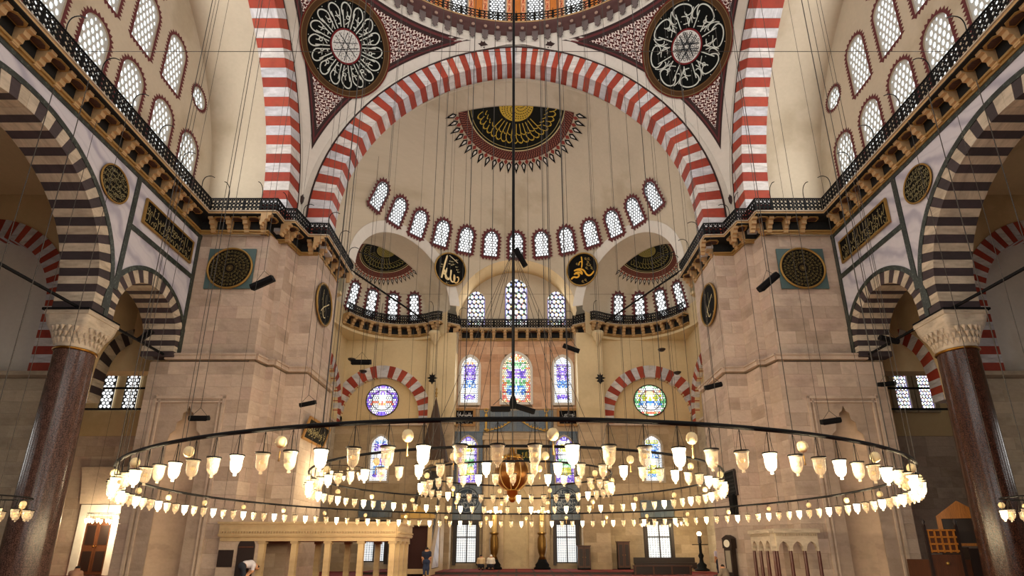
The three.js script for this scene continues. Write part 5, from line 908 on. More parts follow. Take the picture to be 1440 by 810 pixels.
// ================================================================ small marble arcade by the other pier
{
  const p = thing('marble_arcade', 'small marble arcade of pointed arches on red columns beside the great pier', 'arcade', V(12.25, 0, 26.7)); const m = M.paleStone[1];
  const arcade = (n, w, turn, x, z) => { const g = new THREE.Group(); g.name = 'arcade_side'; g.position.set(x, 0, z); g.rotation.y = turn; p.add(g); const holes = []; for (let i = 0; i < n; i++) holes.push([[-w * n / 2 + w * (i + 0.12), 1.55], ...archPts(w * 0.38, 0.12, -w * n / 2 + w * (i + 0.5), 1.62, 8).reverse(), [-w * n / 2 + w * (i + 0.88), 1.55]]); const pts = [[-w * n / 2, 1.55]]; for (const h of holes) pts.push(...h); pts.push([w * n / 2, 1.55], [w * n / 2, 2.32], [-w * n / 2, 2.32]); mesh('arch_plate', plate(pts, 0.2), m, g).position.z = -0.1; for (let i = 0; i <= n; i++) { mesh('column', cyl(0.07, 0.08, 1.5, 10), std({ color: '#47201a', roughness: 0.35 }), g, new THREE.Vector3(-w * n / 2 + w * i, 0.8, 0)); } mesh('cornice', box(w * n + 0.2, 0.16, 0.36), m, g, new THREE.Vector3(0, 2.4, 0)); for (let i = 0; i < n * 6; i++) mesh('frieze_leaf', box(w / 8, 0.1, 0.03), M.greys[2], g, new THREE.Vector3(-w * n / 2 + w * (i + 0.5) / 6, 2.24, 0.11)); };
  arcade(3, 0.62, 0, 0.25, -1.35 + 2.4); arcade(3, 0.72, -PI / 2, -0.78, -0.05);
  mesh('top_slab', box(2.1, 0.1, 2.3), m, p, new THREE.Vector3(0.2, 2.45, 0)); mesh('plinth', box(2.1, 0.1, 2.4), m, p, new THREE.Vector3(0.2, 0.06, 0));
}
// ================================================================ stepped pulpit with pointed spire
{
  const p = thing('marble_pulpit', 'tall marble stair pulpit with dark pointed spire beside the prayer niche wall', 'pulpit', V(-6.25, 0, 39.4)); const m = M.marbleWarm;
  const spire = std({ color: '#4a3727', map: T.wood, roughness: 0.8 });
  mesh('spire', new THREE.ConeGeometry(0.95, 4.3, 8), spire, p, new THREE.Vector3(0, 10.95, -2.3)); mesh('spire_skirt', new THREE.CylinderGeometry(0.95, 1.15, 0.9, 8), spire, p, new THREE.Vector3(0, 8.4, -2.3)); mesh('finial', lathe([[0.001, 0], [0.09, 0], [0.05, 0.15], [0.13, 0.3], [0.05, 0.45], [0.09, 0.6], [0.02, 0.75], [0.001, 1.2]], 12), M.goldBright, p, new THREE.Vector3(0, 13.05, -2.3));
  for (const [x, z] of [[-0.75, -1.55], [0.75, -1.55], [-0.75, -3.05], [0.75, -3.05]]) mesh('spire_column', cyl(0.1, 0.1, 2.9, 10), m, p, new THREE.Vector3(x, 6.6, z));
  const grid = std({ color: '#5a4a3a', map: tileTex, roughness: 0.6 });
  mesh('arched_head', plate([[-0.85, 0], [-0.6, 0], ...archPts(0.6, 0.2, 0, 0.3, 8).reverse(), [0.6, 0], [0.85, 0], [0.85, 1.4], [-0.85, 1.4]], 0.14), m, p, new THREE.Vector3(0, 6.6, -1.5)); mesh('pierced_screen', box(1.5, 1.5, 0.06), grid, p, new THREE.Vector3(0, 6.6, -3.0));
  mesh('landing', box(1.8, 0.25, 1.8), m, p, new THREE.Vector3(0, 5.1, -2.3));
  for (let i = 0; i < 16; i++) mesh('step', box(1.3, 0.3, 0.34), m, p, new THREE.Vector3(0, 0.3 + i * 0.305, 2.9 - i * 0.29));
  for (const k of [-1, 1]) { const pts = [[3.1, 0.05], [3.1, 1.2], [-1.5, 6.1], [-3.2, 6.1], [-3.2, 0.05]]; const g = plate(pts.map(([z, y]) => [-z, y]), 0.16, [[[-2.4, 0.4], [1.2, 4.2], [1.2, 0.4]].map(([a, b]) => [a, b]).reverse()]); g.rotateY(PI / 2); const pl = mesh('side_panel', g, m, p, new THREE.Vector3(k * 0.78 - 0.08, 0, 0)); const rail = mesh('rail_screen', box(0.08, 0.75, 6.6), grid, p, new THREE.Vector3(k * 0.78, 3.75, 0.75)); rail.rotation.x = 0.815; mesh('inner_panel', muv(new THREE.ExtrudeGeometry(polyShape([[-2.3, 0.45], [1.15, 4.1], [1.15, 0.45]]), { depth: 0.06, bevelEnabled: false })).rotateY(PI / 2), M.marble, p, new THREE.Vector3(k * 0.78 - 0.03, 0, 0)); }
  // portal
  for (const k of [-1, 1]) mesh('portal_post', box(0.25, 3.2, 0.3), m, p, new THREE.Vector3(k * 0.78, 1.65, 3.1)); mesh('portal_lintel', box(1.9, 0.4, 0.36), m, p, new THREE.Vector3(0, 3.3, 3.1)); mesh('portal_cornice', box(2.15, 0.22, 0.6), M.goldBright, p, new THREE.Vector3(0, 3.62, 3.1)); mesh('portal_crest', plate([[-0.9, 0], [0.9, 0], [0.6, 0.25], [0.3, 0.3], [0, 0.6], [-0.3, 0.3], [-0.6, 0.25]], 0.08), M.goldBright, p, new THREE.Vector3(0, 3.73, 3.06)); mesh('curtain', muv(new THREE.BoxGeometry(1.25, 2.9, 0.05, 8, 1, 1)), std({ color: '#341510', map: T.cloth, roughness: 0.95 }), p, new THREE.Vector3(0, 1.6, 2.98));
}
// ================================================================ wooden furniture
{
  const k = thing('carved_pulpit_chair', 'carved wooden preacher chair with stepped seat and gabled backrest by the granite column', 'pulpit chair', V(18.05, 0, 25.0), -0.12);
  mesh('body', box(1.5, 1.15, 1.9), M.wood, k, new THREE.Vector3(0.2, 0.62, -0.2)); mesh('footing', box(1.7, 0.14, 2.1), M.woodDark, k, new THREE.Vector3(0.2, 0.09, -0.2));
  
  for (let i = 0; i < 5; i++) mesh('lattice_bar', box(0.06, 0.95, 0.06), M.woodGold, k, new THREE.Vector3(-0.5 + i * 0.25, 1.95, 0.8)); for (let j = 0; j < 4; j++) mesh('lattice_bar', box(1.15, 0.07, 0.05), M.woodGold, k, new THREE.Vector3(0.0, 1.55 + j * 0.28, 0.82)); mesh('desk_panel', box(1.1, 0.95, 0.04), M.wood, k, new THREE.Vector3(0, 1.95, 0.76)); mesh('front_panel', box(1.2, 1.1, 0.06), M.wood, k, new THREE.Vector3(0, 0.85, 0.8)); mesh('front_boss', new THREE.SphereGeometry(0.07, 10, 8), M.goldBright, k, new THREE.Vector3(0, 1.05, 0.86));
  for (const [x, z] of [[-0.62, 0.82], [0.62, 0.82], [2.3, -0.55]]) { mesh('corner_post', box(0.1, 2.5, 0.1), M.woodDark, k, new THREE.Vector3(x, 1.3, z)); mesh('post_knob', lathe([[0.001, 0], [0.07, 0], [0.04, 0.1], [0.08, 0.2], [0.001, 0.32]], 10), M.woodDark, k, new THREE.Vector3(x, 2.55, z)); }
  mesh('gabled_back', plate([[-0.85, 0], [0.85, 0], [0.85, 1.3], [0, 1.95], [-0.85, 1.3]], 0.12, [[[-0.68, 0.12], [0.68, 0.12], [0.68, 1.18], [-0.68, 1.18]].reverse()]), M.woodGold, k, new THREE.Vector3(1.65, 1.75, -0.5), [0, -0.4, 0]); mesh('back_panel', box(1.4, 1.1, 0.05), M.woodDark, k, new THREE.Vector3(1.65, 2.4, -0.48), [0, -0.4, 0]);
  mesh('side_board', box(0.06, 1.6, 1.8), M.woodDark, k, new THREE.Vector3(1.0, 0.9, -0.2)); mesh('carved_side', box(1.0, 1.5, 0.06), M.woodDark, k, new THREE.Vector3(1.45, 0.9, 0.75));
}
{
  const c = thing('tall_clock', 'tall narrow dark wooden pendulum clock standing against the inner pier face', 'clock', V(11.55, 0, 31.2), -PI / 2 + 0.5);
  mesh('case', box(0.5, 1.5, 0.34), M.woodDark, c, new THREE.Vector3(0, 0.95, 0)); mesh('plinth', box(0.62, 0.22, 0.42), M.woodDark, c, new THREE.Vector3(0, 0.11, 0)); mesh('hood', box(0.6, 0.5, 0.4), M.woodDark, c, new THREE.Vector3(0, 1.92, 0)); mesh('crest', plate([[-0.34, 0], [0.34, 0], [0.2, 0.1], [0, 0.2], [-0.2, 0.1]], 0.38), M.woodDark, c, new THREE.Vector3(0, 2.17, -0.19)); mesh('dial', new THREE.CircleGeometry(0.2, 24), std({ color: '#d9d4c4', roughness: 0.4 }), c, new THREE.Vector3(0, 1.92, 0.205)); mesh('glass_door', box(0.32, 1.1, 0.02), std({ color: '#8b8478', roughness: 0.2 }), c, new THREE.Vector3(0, 1.0, 0.18));
}
function cabinet(name, label, x, d, w, h, y = FL) { const c = thing(name, label, 'cabinet', V(x, y, d)); mesh('body', box(w, h - 0.1, 0.5), M.woodDark, c, new THREE.Vector3(0, h / 2 + 0.05, 0)); mesh('top', box(w + 0.1, 0.07, 0.58), M.wood, c, new THREE.Vector3(0, h + 0.03, 0)); mesh('foot', box(w, 0.1, 0.46), M.black, c, new THREE.Vector3(0, 0.05, 0)); for (const k of [-1, 1]) { const dr = mesh('door', box(w / 2 - 0.04, h - 0.2, 0.04), M.wood, c, new THREE.Vector3(k * w / 4, h / 2 + 0.05, 0.26)); mesh('door_panel', box(w / 2 - 0.2, h - 0.45, 0.03), M.woodDark, dr, new THREE.Vector3(0, 0, 0.025)); mesh('knob', new THREE.SphereGeometry(0.03, 8, 6), M.brass, dr, new THREE.Vector3(-k * (w / 4 - 0.1), 0, 0.05)); } return c; }
cabinet('book_cabinet', 'narrow dark wooden book cabinet against the apse corner pier', 8.0, 43.2, 0.9, 1.95);
cabinet('low_cupboard', 'low dark wooden cupboard beside the grid window by the prayer niche', 5.0, 42.85, 0.95, 1.65);
{
  const b = thing('long_bench', 'long low dark wooden bench under the apse window by the iron lampstand', 'bench', V(11.1, FL, 43.3)); mesh('seat', box(4.6, 0.08, 0.5), M.woodDark, b, new THREE.Vector3(0, 0.45, 0)); mesh('backrest', box(4.6, 0.4, 0.06), M.woodDark, b, new THREE.Vector3(0, 0.65, -0.24)); for (const x of [-2.2, -0.75, 0.75, 2.2]) mesh('leg', box(0.1, 0.42, 0.46), M.woodDark, b, new THREE.Vector3(x, 0.21, 0)); mesh('front_board', box(4.6, 0.3, 0.04), M.woodDark, b, new THREE.Vector3(0, 0.26, 0.22));
  const b2 = thing('low_partition', 'low dark wooden partition in front of the apse, carved pulpit side', 'partition', V(9.6, 0, 38.2)); mesh('panel', box(3.8, 0.5, 0.08), M.woodDark, b2, new THREE.Vector3(0, 0.3, 0)); mesh('rail', box(3.9, 0.07, 0.14), M.wood, b2, new THREE.Vector3(0, 0.58, 0)); for (const x of [-1.8, -0.6, 0.6, 1.8]) mesh('post', box(0.1, 0.55, 0.12), M.wood, b2, new THREE.Vector3(x, 0.28, 0));
}
// aisle door
{
  const d = struct('door_1', 'brown panelled double door in the aisle end wall with pale stone frame', 'door'); frame(d, V(-26.9, 0.05, 36.85), toCam);
  const pale = M.plasterWhite; for (const k of [-1, 1]) { mesh('jamb', box(0.5, 4.2, 0.3), pale, d).position.set(k * 1.1, 2.1, 0.02); const l = mesh('door_leaf', box(0.82, 3.4, 0.08), M.wood, d); l.position.set(k * 0.42, 1.75, 0.05); for (const y of [-0.9, 0.7]) mesh('door_panel', box(0.56, 1.2, 0.04), M.woodDark, l, new THREE.Vector3(0, y, 0.045)); mesh('door_knob', new THREE.SphereGeometry(0.05, 10, 8), M.brass, l, new THREE.Vector3(-k * 0.33, 0, 0.07)); } mesh('lintel', box(2.7, 0.7, 0.34), pale, d).position.set(0, 4.0, 0.02); mesh('hood_stone', plate([[-1.5, 0], [1.5, 0], [1.7, 1.6], [1.9, 2.4], [-1.9, 2.4], [-1.7, 1.6]], 0.3), M.stones[3], d).position.set(0, 4.4, -0.1);
}
// ================================================================ ring chandeliers
const glassUnlit = new THREE.MeshPhysicalMaterial({ color: '#fff8ea', roughness: 0.14, transmission: 0.8, thickness: 0, ior: 1.45, side: THREE.DoubleSide });
const glassLit = new THREE.MeshStandardMaterial({ color: '#fff0d0', emissive: new THREE.Color(1, 0.86, 0.56), emissiveIntensity: 3.0, roughness: 0.3, side: THREE.DoubleSide });
const eggMat = std({ color: '#e6d3a2', roughness: 0.45 });
const LG = {
  glass: lathe([[0.001, -0.29], [0.02, -0.286], [0.024, -0.27], [0.016, -0.255], [0.026, -0.245], [0.05, -0.228], [0.07, -0.19], [0.079, -0.13], [0.08, -0.06], [0.093, 0]], 14),
  rim: lathe([[0.001, 0.015], [0.05, 0.02], [0.1, 0.012], [0.104, 0], [0.1, -0.008], [0.001, -0.004]], 14),
  filament: new THREE.SphereGeometry(0.035, 8, 6),
  hanger: tube([new THREE.Vector3(-0.09, 0, 0), new THREE.Vector3(-0.005, 0.3, 0), new THREE.Vector3(0.005, 0.3, 0), new THREE.Vector3(0.09, 0, 0)], 0.0035, 14, 4),
  stem: new THREE.CylinderGeometry(0.007, 0.007, 0.3, 5).translate(0, 0.15, 0),
  egg: lathe([[0.001, -0.085], [0.035, -0.078], [0.06, -0.055], [0.075, -0.015], [0.07, 0.035], [0.045, 0.07], [0.001, 0.085]], 16),
  tassel: lathe([[0.001, -0.27], [0.018, -0.26], [0.008, -0.22], [0.012, -0.14], [0.004, -0.12], [0.004, -0.08], [0.001, -0.08]], 8),
};
function lampAt(parent, pos, lit, turn, k = 1) {
  const glass = mesh('glass_lamp', LG.glass, lit ? glassLit : glassUnlit, parent, pos); glass.rotation.y = turn; glass.scale.setScalar(k);
  mesh('rim', LG.rim, M.iron, glass); mesh('hanger', LG.hanger, M.wire, glass); mesh('stem', LG.stem, M.iron, glass);
  if (!lit) mesh('bulb', LG.filament, eggMat, glass, new THREE.Vector3(0, -0.12, 0));
  if (lit) { const l = new THREE.PointLight(LAMP_COLOR, LAMP_POWER); l.name = 'lamp_light'; l.position.copy(pos).add(new THREE.Vector3(0, -0.13 * k, 0)); l.shadow.radius = 3; parent.add(l); }
}
function eggAt(parent, pos, drop) { const e = mesh('egg_ornament', LG.egg, eggMat, parent, pos); mesh('tassel', LG.tassel, M.gold, e); rod('cord', new THREE.Vector3(0, 0.08, 0), new THREE.Vector3(0, drop, 0), 0.005, M.wire, e); }
function ringChandelier(label, x, d, h, r, n, o = {}) {
  const { tubeR = 0.03, wires = 16, topAt = () => 50, eggEvery = 4, litEvery = 3, k = 1, wireR = 0.011, phase = 0, both = false } = o;
  const c = thing('ring_chandelier', label, 'chandelier', V(x, h, d));
  mesh('iron_ring', new THREE.TorusGeometry(r, tubeR, 8, Math.max(40, Math.round(r * 18))), M.iron, c, new THREE.Vector3(), [PI / 2, 0, 0]);
  for (let i = 0; i < n; i++) { const a = 2 * PI * (i + 0.5) / n + phase, dy = i % 2 ? 0 : -0.0; lampAt(c, new THREE.Vector3(r * Math.sin(a), -0.3 * k - tubeR - dy, r * Math.cos(a)), i % litEvery === 1 % litEvery, a, k); }
  const ne = Math.round(n / eggEvery); for (let i = 0; i < ne; i++) { const a = 2 * PI * (i + 0.25) / ne + phase; eggAt(c, new THREE.Vector3(r * Math.sin(a), -0.16 - tubeR, r * Math.cos(a)), 0.2); }
  for (let i = 0; i < wires; i++) { const a = 2 * PI * (i + 0.35) / wires + 0.07 * Math.sin(i * 5.1), top = topAt(r * Math.sin(a), d - r * Math.cos(a)); rod('suspension_wire', new THREE.Vector3(r * Math.sin(a), 0, r * Math.cos(a)), new THREE.Vector3(r * Math.sin(a) * o.spread || r * Math.sin(a), top - h, r * Math.cos(a)), wireR * (i % 3 ? 0.8 : 1.25), M.wire, c, 5); }
  return c;
}
const domeTop = (x, d) => { const q = Math.min(14, Math.hypot(x, d - DC)); return 43.2 + 13.2 * Math.sqrt(1 - (q / 14.35) ** 2) - 0.05; };
const big = ringChandelier('largest iron ring of glass lamps hanging low under the dome', 0, DC, 3.2, 9.8, 130, { wires: 32, topAt: domeTop, tubeR: 0.034, wireR: 0.0075 });
const mid = ringChandelier('middle iron ring of glass lamps inside the largest ring', 0, DC, 3.57, 5.85, 78, { wires: 18, wireR: 0.0075, topAt: domeTop, tubeR: 0.03, phase: 0.02 });
const inn = ringChandelier('innermost small iron ring of glass lamps round the golden globe', 0, DC, 3.74, 2.83, 40, { wires: 8, wireR: 0.008, topAt: domeTop, tubeR: 0.026, phase: 0.05, litEvery: 6 });
{
  const g = thing('golden_globe', 'large ribbed golden globe hanging in the middle of the lamp rings', 'globe', V(-0.12, 3.8, DC));
  mesh('globe', new THREE.SphereGeometry(0.52, 32, 20), std({ color: '#6b4419', roughness: 0.32, metalness: 0.75 }), g); for (let i = 0; i < 5; i++) mesh('rib', new THREE.TorusGeometry(0.525, 0.016, 6, 48), M.gold, g, new THREE.Vector3(), [0, i * PI / 5 + 0.2, 0]);
  mesh('lower_knob', lathe([[0.001, -0.86], [0.06, -0.85], [0.12, -0.76], [0.08, -0.7], [0.17, -0.62], [0.17, -0.52], [0.24, -0.5], [0.001, -0.46]], 20), M.brass, g); mesh('crown', lathe([[0.3, 0.44], [0.33, 0.52], [0.12, 0.6], [0.06, 0.8], [0.001, 0.9]], 20), M.brass, g); rod('chain', new THREE.Vector3(0, 0.8, 0), new THREE.Vector3(0, 2.0, 0), 0.015, M.wire, g);
}
// heavy chain in the middle of the dome with its loudspeakers
{
  const c = thing('dome_chain', 'thick dark chain hanging straight down from the middle of the dome', 'chain', V(-0.1, 5.9, DC)); rod('chain', new THREE.Vector3(0, 0, 0), new THREE.Vector3(0, 50.4, 0), 0.05, M.iron, c, 8); mesh('collar', lathe([[0.001, -0.1], [0.1, -0.1], [0.12, 0.1], [0.07, 0.3], [0.001, 0.32]], 12), M.iron, c);
  for (let i = 0; i < 10; i++) { const a = 2 * PI * i / 10; rod('stay_wire', new THREE.Vector3(0, 5.5, 0), new THREE.Vector3(2.83 * Math.sin(a), -2.12, 2.83 * Math.cos(a)), 0.008, M.wire, c); }
}
// small ring chandeliers
for (const s of SIDES) ringChandelier(`small ring of glass lamps in front of the granite column, ${sw(s)}`, s * 14.2, 15, 2.95, 1.0, 16, { wires: 4, topAt: () => 16, litEvery: 9, eggEvery: 3, tubeR: 0.02, phase: 0.1 });
ringChandelier('small ring of glass lamps over the bench in the apse', 10.6, 41.0, 3.75, 1.7, 18, { wires: 3, topAt: () => 19, litEvery: 5, eggEvery: 20, tubeR: 0.025, k: 0.9 });
ringChandelier('small ring of lit lamps hanging beside the pier near the tilted inscription board', -10.2, 32.6, 6.2, 1.2, 14, { wires: 3, topAt: () => 27.0, litEvery: 2, eggEvery: 5, tubeR: 0.02 });
ringChandelier('small lamp ring in front of the brown aisle door', -25.6, 35.3, 3.75, 0.9, 12, { wires: 3, topAt: () => 20, litEvery: 1, eggEvery: 20, tubeR: 0.02 });
// ================================================================ loudspeakers on wires
const spk = muv(new THREE.ExtrudeGeometry(polyShape([[-0.16, -0.13], [0.16, -0.13], [0.19, 0], [0.12, 0.15], [-0.12, 0.15], [-0.19, 0]]), { depth: 1.1, bevelEnabled: false })); spk.translate(0, 0, -0.55); spk.rotateY(PI / 2);
function speaker(label, x, h, d, roll, top, k = 1, yaw = 0) {
  const o = thing('loudspeaker', label, 'loudspeaker', V(x, h, d)); o.rotation.set(0, yaw, 0);
  const b = mesh('cabinet', spk, M.speaker, o, null, [0.3, 0, roll]); b.scale.setScalar(k); mesh('grille', box(1.0, 0.2, 0.02), M.black, b, new THREE.Vector3(0, -0.06, 0.15));
  for (const e of [-1, 1]) rod('sling', new THREE.Vector3(e * 0.42 * k * Math.cos(roll), e * 0.42 * k * Math.sin(roll) + 0.12, 0), new THREE.Vector3(0, 0.62 * k, 0), 0.01, M.wire, o); rod('cable', new THREE.Vector3(0, 0.62 * k, 0), new THREE.Vector3(0, top - h, 0), 0.012, M.wire, o);
}
speaker('black loudspeaker hanging before the square roundel, marble platform side', -11.16, 12.83, 22, 0.42, 48, 0.95);
speaker('black loudspeaker hanging before the square roundel, carved pulpit side', 11.08, 12.87, 22, 0.72, 48, 0.95);
speaker('steeply tilted black loudspeaker fixed to the thick dome chain', 0.14, 10.9, 16.4, -1.05, 11.6, 0.6);
speaker('black loudspeaker hanging beside the upper stained window, carved pulpit side', 2.64, 10.88, 25, -0.35, 44, 0.75);
speaker('level black loudspeaker hanging above the striped apse arch, marble platform side', -9.78, 12.93, 33, 0, 28.4, 1.1);
speaker('small black loudspeaker hanging above the tilted inscription board', -8.57, 7.35, 22, 0.2, 50, 0.6);
speaker('small black loudspeaker hanging by the striped apse arch, carved pulpit side', 8.18, 8.11, 22, 0.25, 50, 0.64);
speaker('small black loudspeaker hanging before the pier niche, marble platform side', -12.94, 6.74, 22, 0.0, 35, 0.7);
speaker('small black loudspeaker hanging before the pier niche, carved pulpit side', 12.81, 6.62, 22, 0.15, 35, 0.7);
speaker('black loudspeaker hanging in the small side arch, upper one, carved pulpit side', 17.6, 11.1, 24.4, -0.25, 19.7, 0.8);
speaker('black loudspeaker hanging in the small side arch, lower one, carved pulpit side', 17.5, 9.1, 25, 0.1, 19.7, 0.7);
speaker('black loudspeaker hanging in the small side arch, marble platform side', -17.55, 11.3, 24.4, 0.6, 19.7, 0.7);
for (const s of SIDES) { const x = s * 0.38; speaker(s < 0 ? 'level black loudspeaker under the thick chain, marble platform side' : 'tilted black loudspeaker under the thick chain, carved pulpit side', -0.1 + x, 5.72, DC - 0.3, s < 0 ? 0 : -0.3, 6.3, 0.55); }
{ const o = thing('wall_loudspeaker', 'flat black wall loudspeaker below the plain notice board', 'loudspeaker', V(11.85, 3.9, 30.4)); frame(o, V(11.8, 3.95, 30.6), inward(1)); mesh('cabinet', new RoundedBoxGeometry(0.6, 1.05, 0.26, 2, 0.03), M.speaker, o); mesh('grille', box(0.5, 0.9, 0.02), M.black, o, new THREE.Vector3(0, 0, 0.135)); }
// ================================================================ tie rods and long cables
{
  const t = struct('trim_tie_rods', 'black iron tie rods across the apses', 'tie rod');
  for (const s of SIDES) { rod('tie_rod', V(s * 11.5, 20.25, 34.6), V(s * 7.4, 19.75, 42.6), 0.07, M.iron, t, 6); rod('tie_rod', V(s * 11.9, 22.0, 34.6), V(s * 10.2, 22.9, 38.0), 0.04, M.iron, t, 6); }
  const c = thing('stretched_cable', 'thin cable stretched across the nave from gallery to gallery', 'cable', V(0, 20.96, 17.6)); rod('cable', V(-17.4, 0, 0), V(17.4, 0, 0), 0.012, M.wire, c);
  const c2 = thing('stretched_cable', 'thin cable stretched across the apses above the front gallery', 'cable', V(0, 22.2, 42.4)); rod('cable', V(-11.6, 0, 0), V(11.6, 0, 0), 0.012, M.wire, c2);
}
// ================================================================ small hanging ornaments and rugs over the gallery
for (const s of SIDES) {
  const o = thing('filigree_pendant', s < 0 ? 'black filigree pendant hanging over the dark spire of the pulpit' : 'black filigree pendant hanging beside the striped arch, carved pulpit side', 'pendant', V(s * 6.75, 14.75, 42.4));
  mesh('ornament', plate([[0, -0.5], [0.1, -0.3], [0.3, -0.22], [0.16, -0.05], [0.42, 0.05], [0.18, 0.16], [0.24, 0.36], [0.06, 0.3], [0, 0.6], [-0.06, 0.3], [-0.24, 0.36], [-0.18, 0.16], [-0.42, 0.05], [-0.16, -0.05], [-0.3, -0.22], [-0.1, -0.3]], 0.06), M.iron, o); rod('cord', new THREE.Vector3(0, 0.5, 0.03), new THREE.Vector3(0, 4.2, 0.03), 0.012, M.wire, o);
  mesh('bracket', lathe([[0.001, -0.5], [0.12, -0.4], [0.2, -0.1], [0.34, 0], [0.36, 0.3], [0.5, 0.4], [0.5, 0.7], [0.001, 0.7]], 10), M.cream, o, new THREE.Vector3(0, 3.5, -0.4));
  for (const [x, d, w, nm] of [[14.1, 27.45, 0.9, 'before the pier front'], [12.1, 29.95, 0.9, 'at the pier corner']]) { const r = thing('folded_rug', `dark red folded rug behind the railing ${nm}, ${sw(s)}`, 'rug', V(s * x, HG + 0.01, d)); for (let k = 0; k < 4; k++) mesh('fold', new RoundedBoxGeometry(w, 0.15, 0.3, 2, 0.05), std({ color: ['#5c1c1e', '#6d2422', '#4a1a20', '#63201c'][k], map: T.cloth, roughness: 0.95 }), r, new THREE.Vector3(0, 0.08 + k * 0.15, 0)); }
}
for (const [i, [x, h, d]] of [[-12.6, 15.4, 40], [-11.8, 14.6, 40.5], [11.2, 16.2, 40], [12.4, 14.5, 40.5]].entries()) {
  const o = thing('dark_bowl_lamp', ['dark shallow bowl lamp hanging high in the apse, marble platform side, upper', 'dark shallow bowl lamp hanging high in the apse, marble platform side, lower', 'dark shallow bowl lamp hanging high in the apse, carved pulpit side, upper', 'dark shallow bowl lamp hanging high in the apse, carved pulpit side, lower'][i], 'bowl lamp', V(x, h, d)); mesh('bowl', lathe([[0.001, 0], [0.14, 0.02], [0.27, 0.12], [0.3, 0.2], [0.26, 0.2], [0.001, 0.08]], 16), M.woodDark, o); rod('wire', new THREE.Vector3(0, 0.1, 0), new THREE.Vector3(0, 22 - h, 0), 0.01, M.wire, o);
}
// ================================================================ people (one continuous skin over a jointed skeleton, clothes as their own layer)
function capsuleField(bones) {   // bones: [ax,ay,az,ar, bx,by,bz,br]
  return (x, y, z) => { let r = 0, k = 26; for (const [ax, ay, az, ra, bx, by, bz, rb] of bones) { const dx = bx - ax, dy = by - ay, dz = bz - az, L = dx * dx + dy * dy + dz * dz || 1e-9, t = Math.max(0, Math.min(1, ((x - ax) * dx + (y - ay) * dy + (z - az) * dz) / L)), d = Math.hypot(x - ax - dx * t, y - ay - dy * t, z - az - dz * t) - (ra + (rb - ra) * t); r += Math.exp(-k * d); } return -Math.log(r + 1e-30) / k; };
}
function skinGeo(bones, res = 44) {
  const lo = [1e9, 1e9, 1e9], hi = [-1e9, -1e9, -1e9]; for (const b of bones) for (const [p, r] of [[b.slice(0, 3), b[3]], [b.slice(4, 7), b[7]]]) for (let i = 0; i < 3; i++) { lo[i] = Math.min(lo[i], p[i] - r - 0.08); hi[i] = Math.max(hi[i], p[i] + r + 0.08); }
  const c = lo.map((v, i) => (v + hi[i]) / 2), half = Math.max(...lo.map((v, i) => (hi[i] - v) / 2)), f = capsuleField(bones), mc = new MarchingCubes(res, M.skin, false, false, 60000);
  mc.isolation = 0; for (let k = 0; k < res; k++) for (let j = 0; j < res; j++) for (let i = 0; i < res; i++) mc.field[i + j * res + k * res * res] = -f(c[0] + half * (i - res / 2) / (res / 2), c[1] + half * (j - res / 2) / (res / 2), c[2] + half * (k - res / 2) / (res / 2));
  mc.update(); const n = mc.count, g = new THREE.BufferGeometry(), p = new Float32Array(mc.positionArray.slice(0, n * 3)); for (let i = 0; i < n; i++) for (let m = 0; m < 3; m++) p[i * 3 + m] = c[m] + half * p[i * 3 + m];
  g.setAttribute('position', new THREE.BufferAttribute(p, 3)); g.setAttribute('normal', new THREE.BufferAttribute(new Float32Array(mc.normalArray.slice(0, n * 3)), 3)); return g;
}
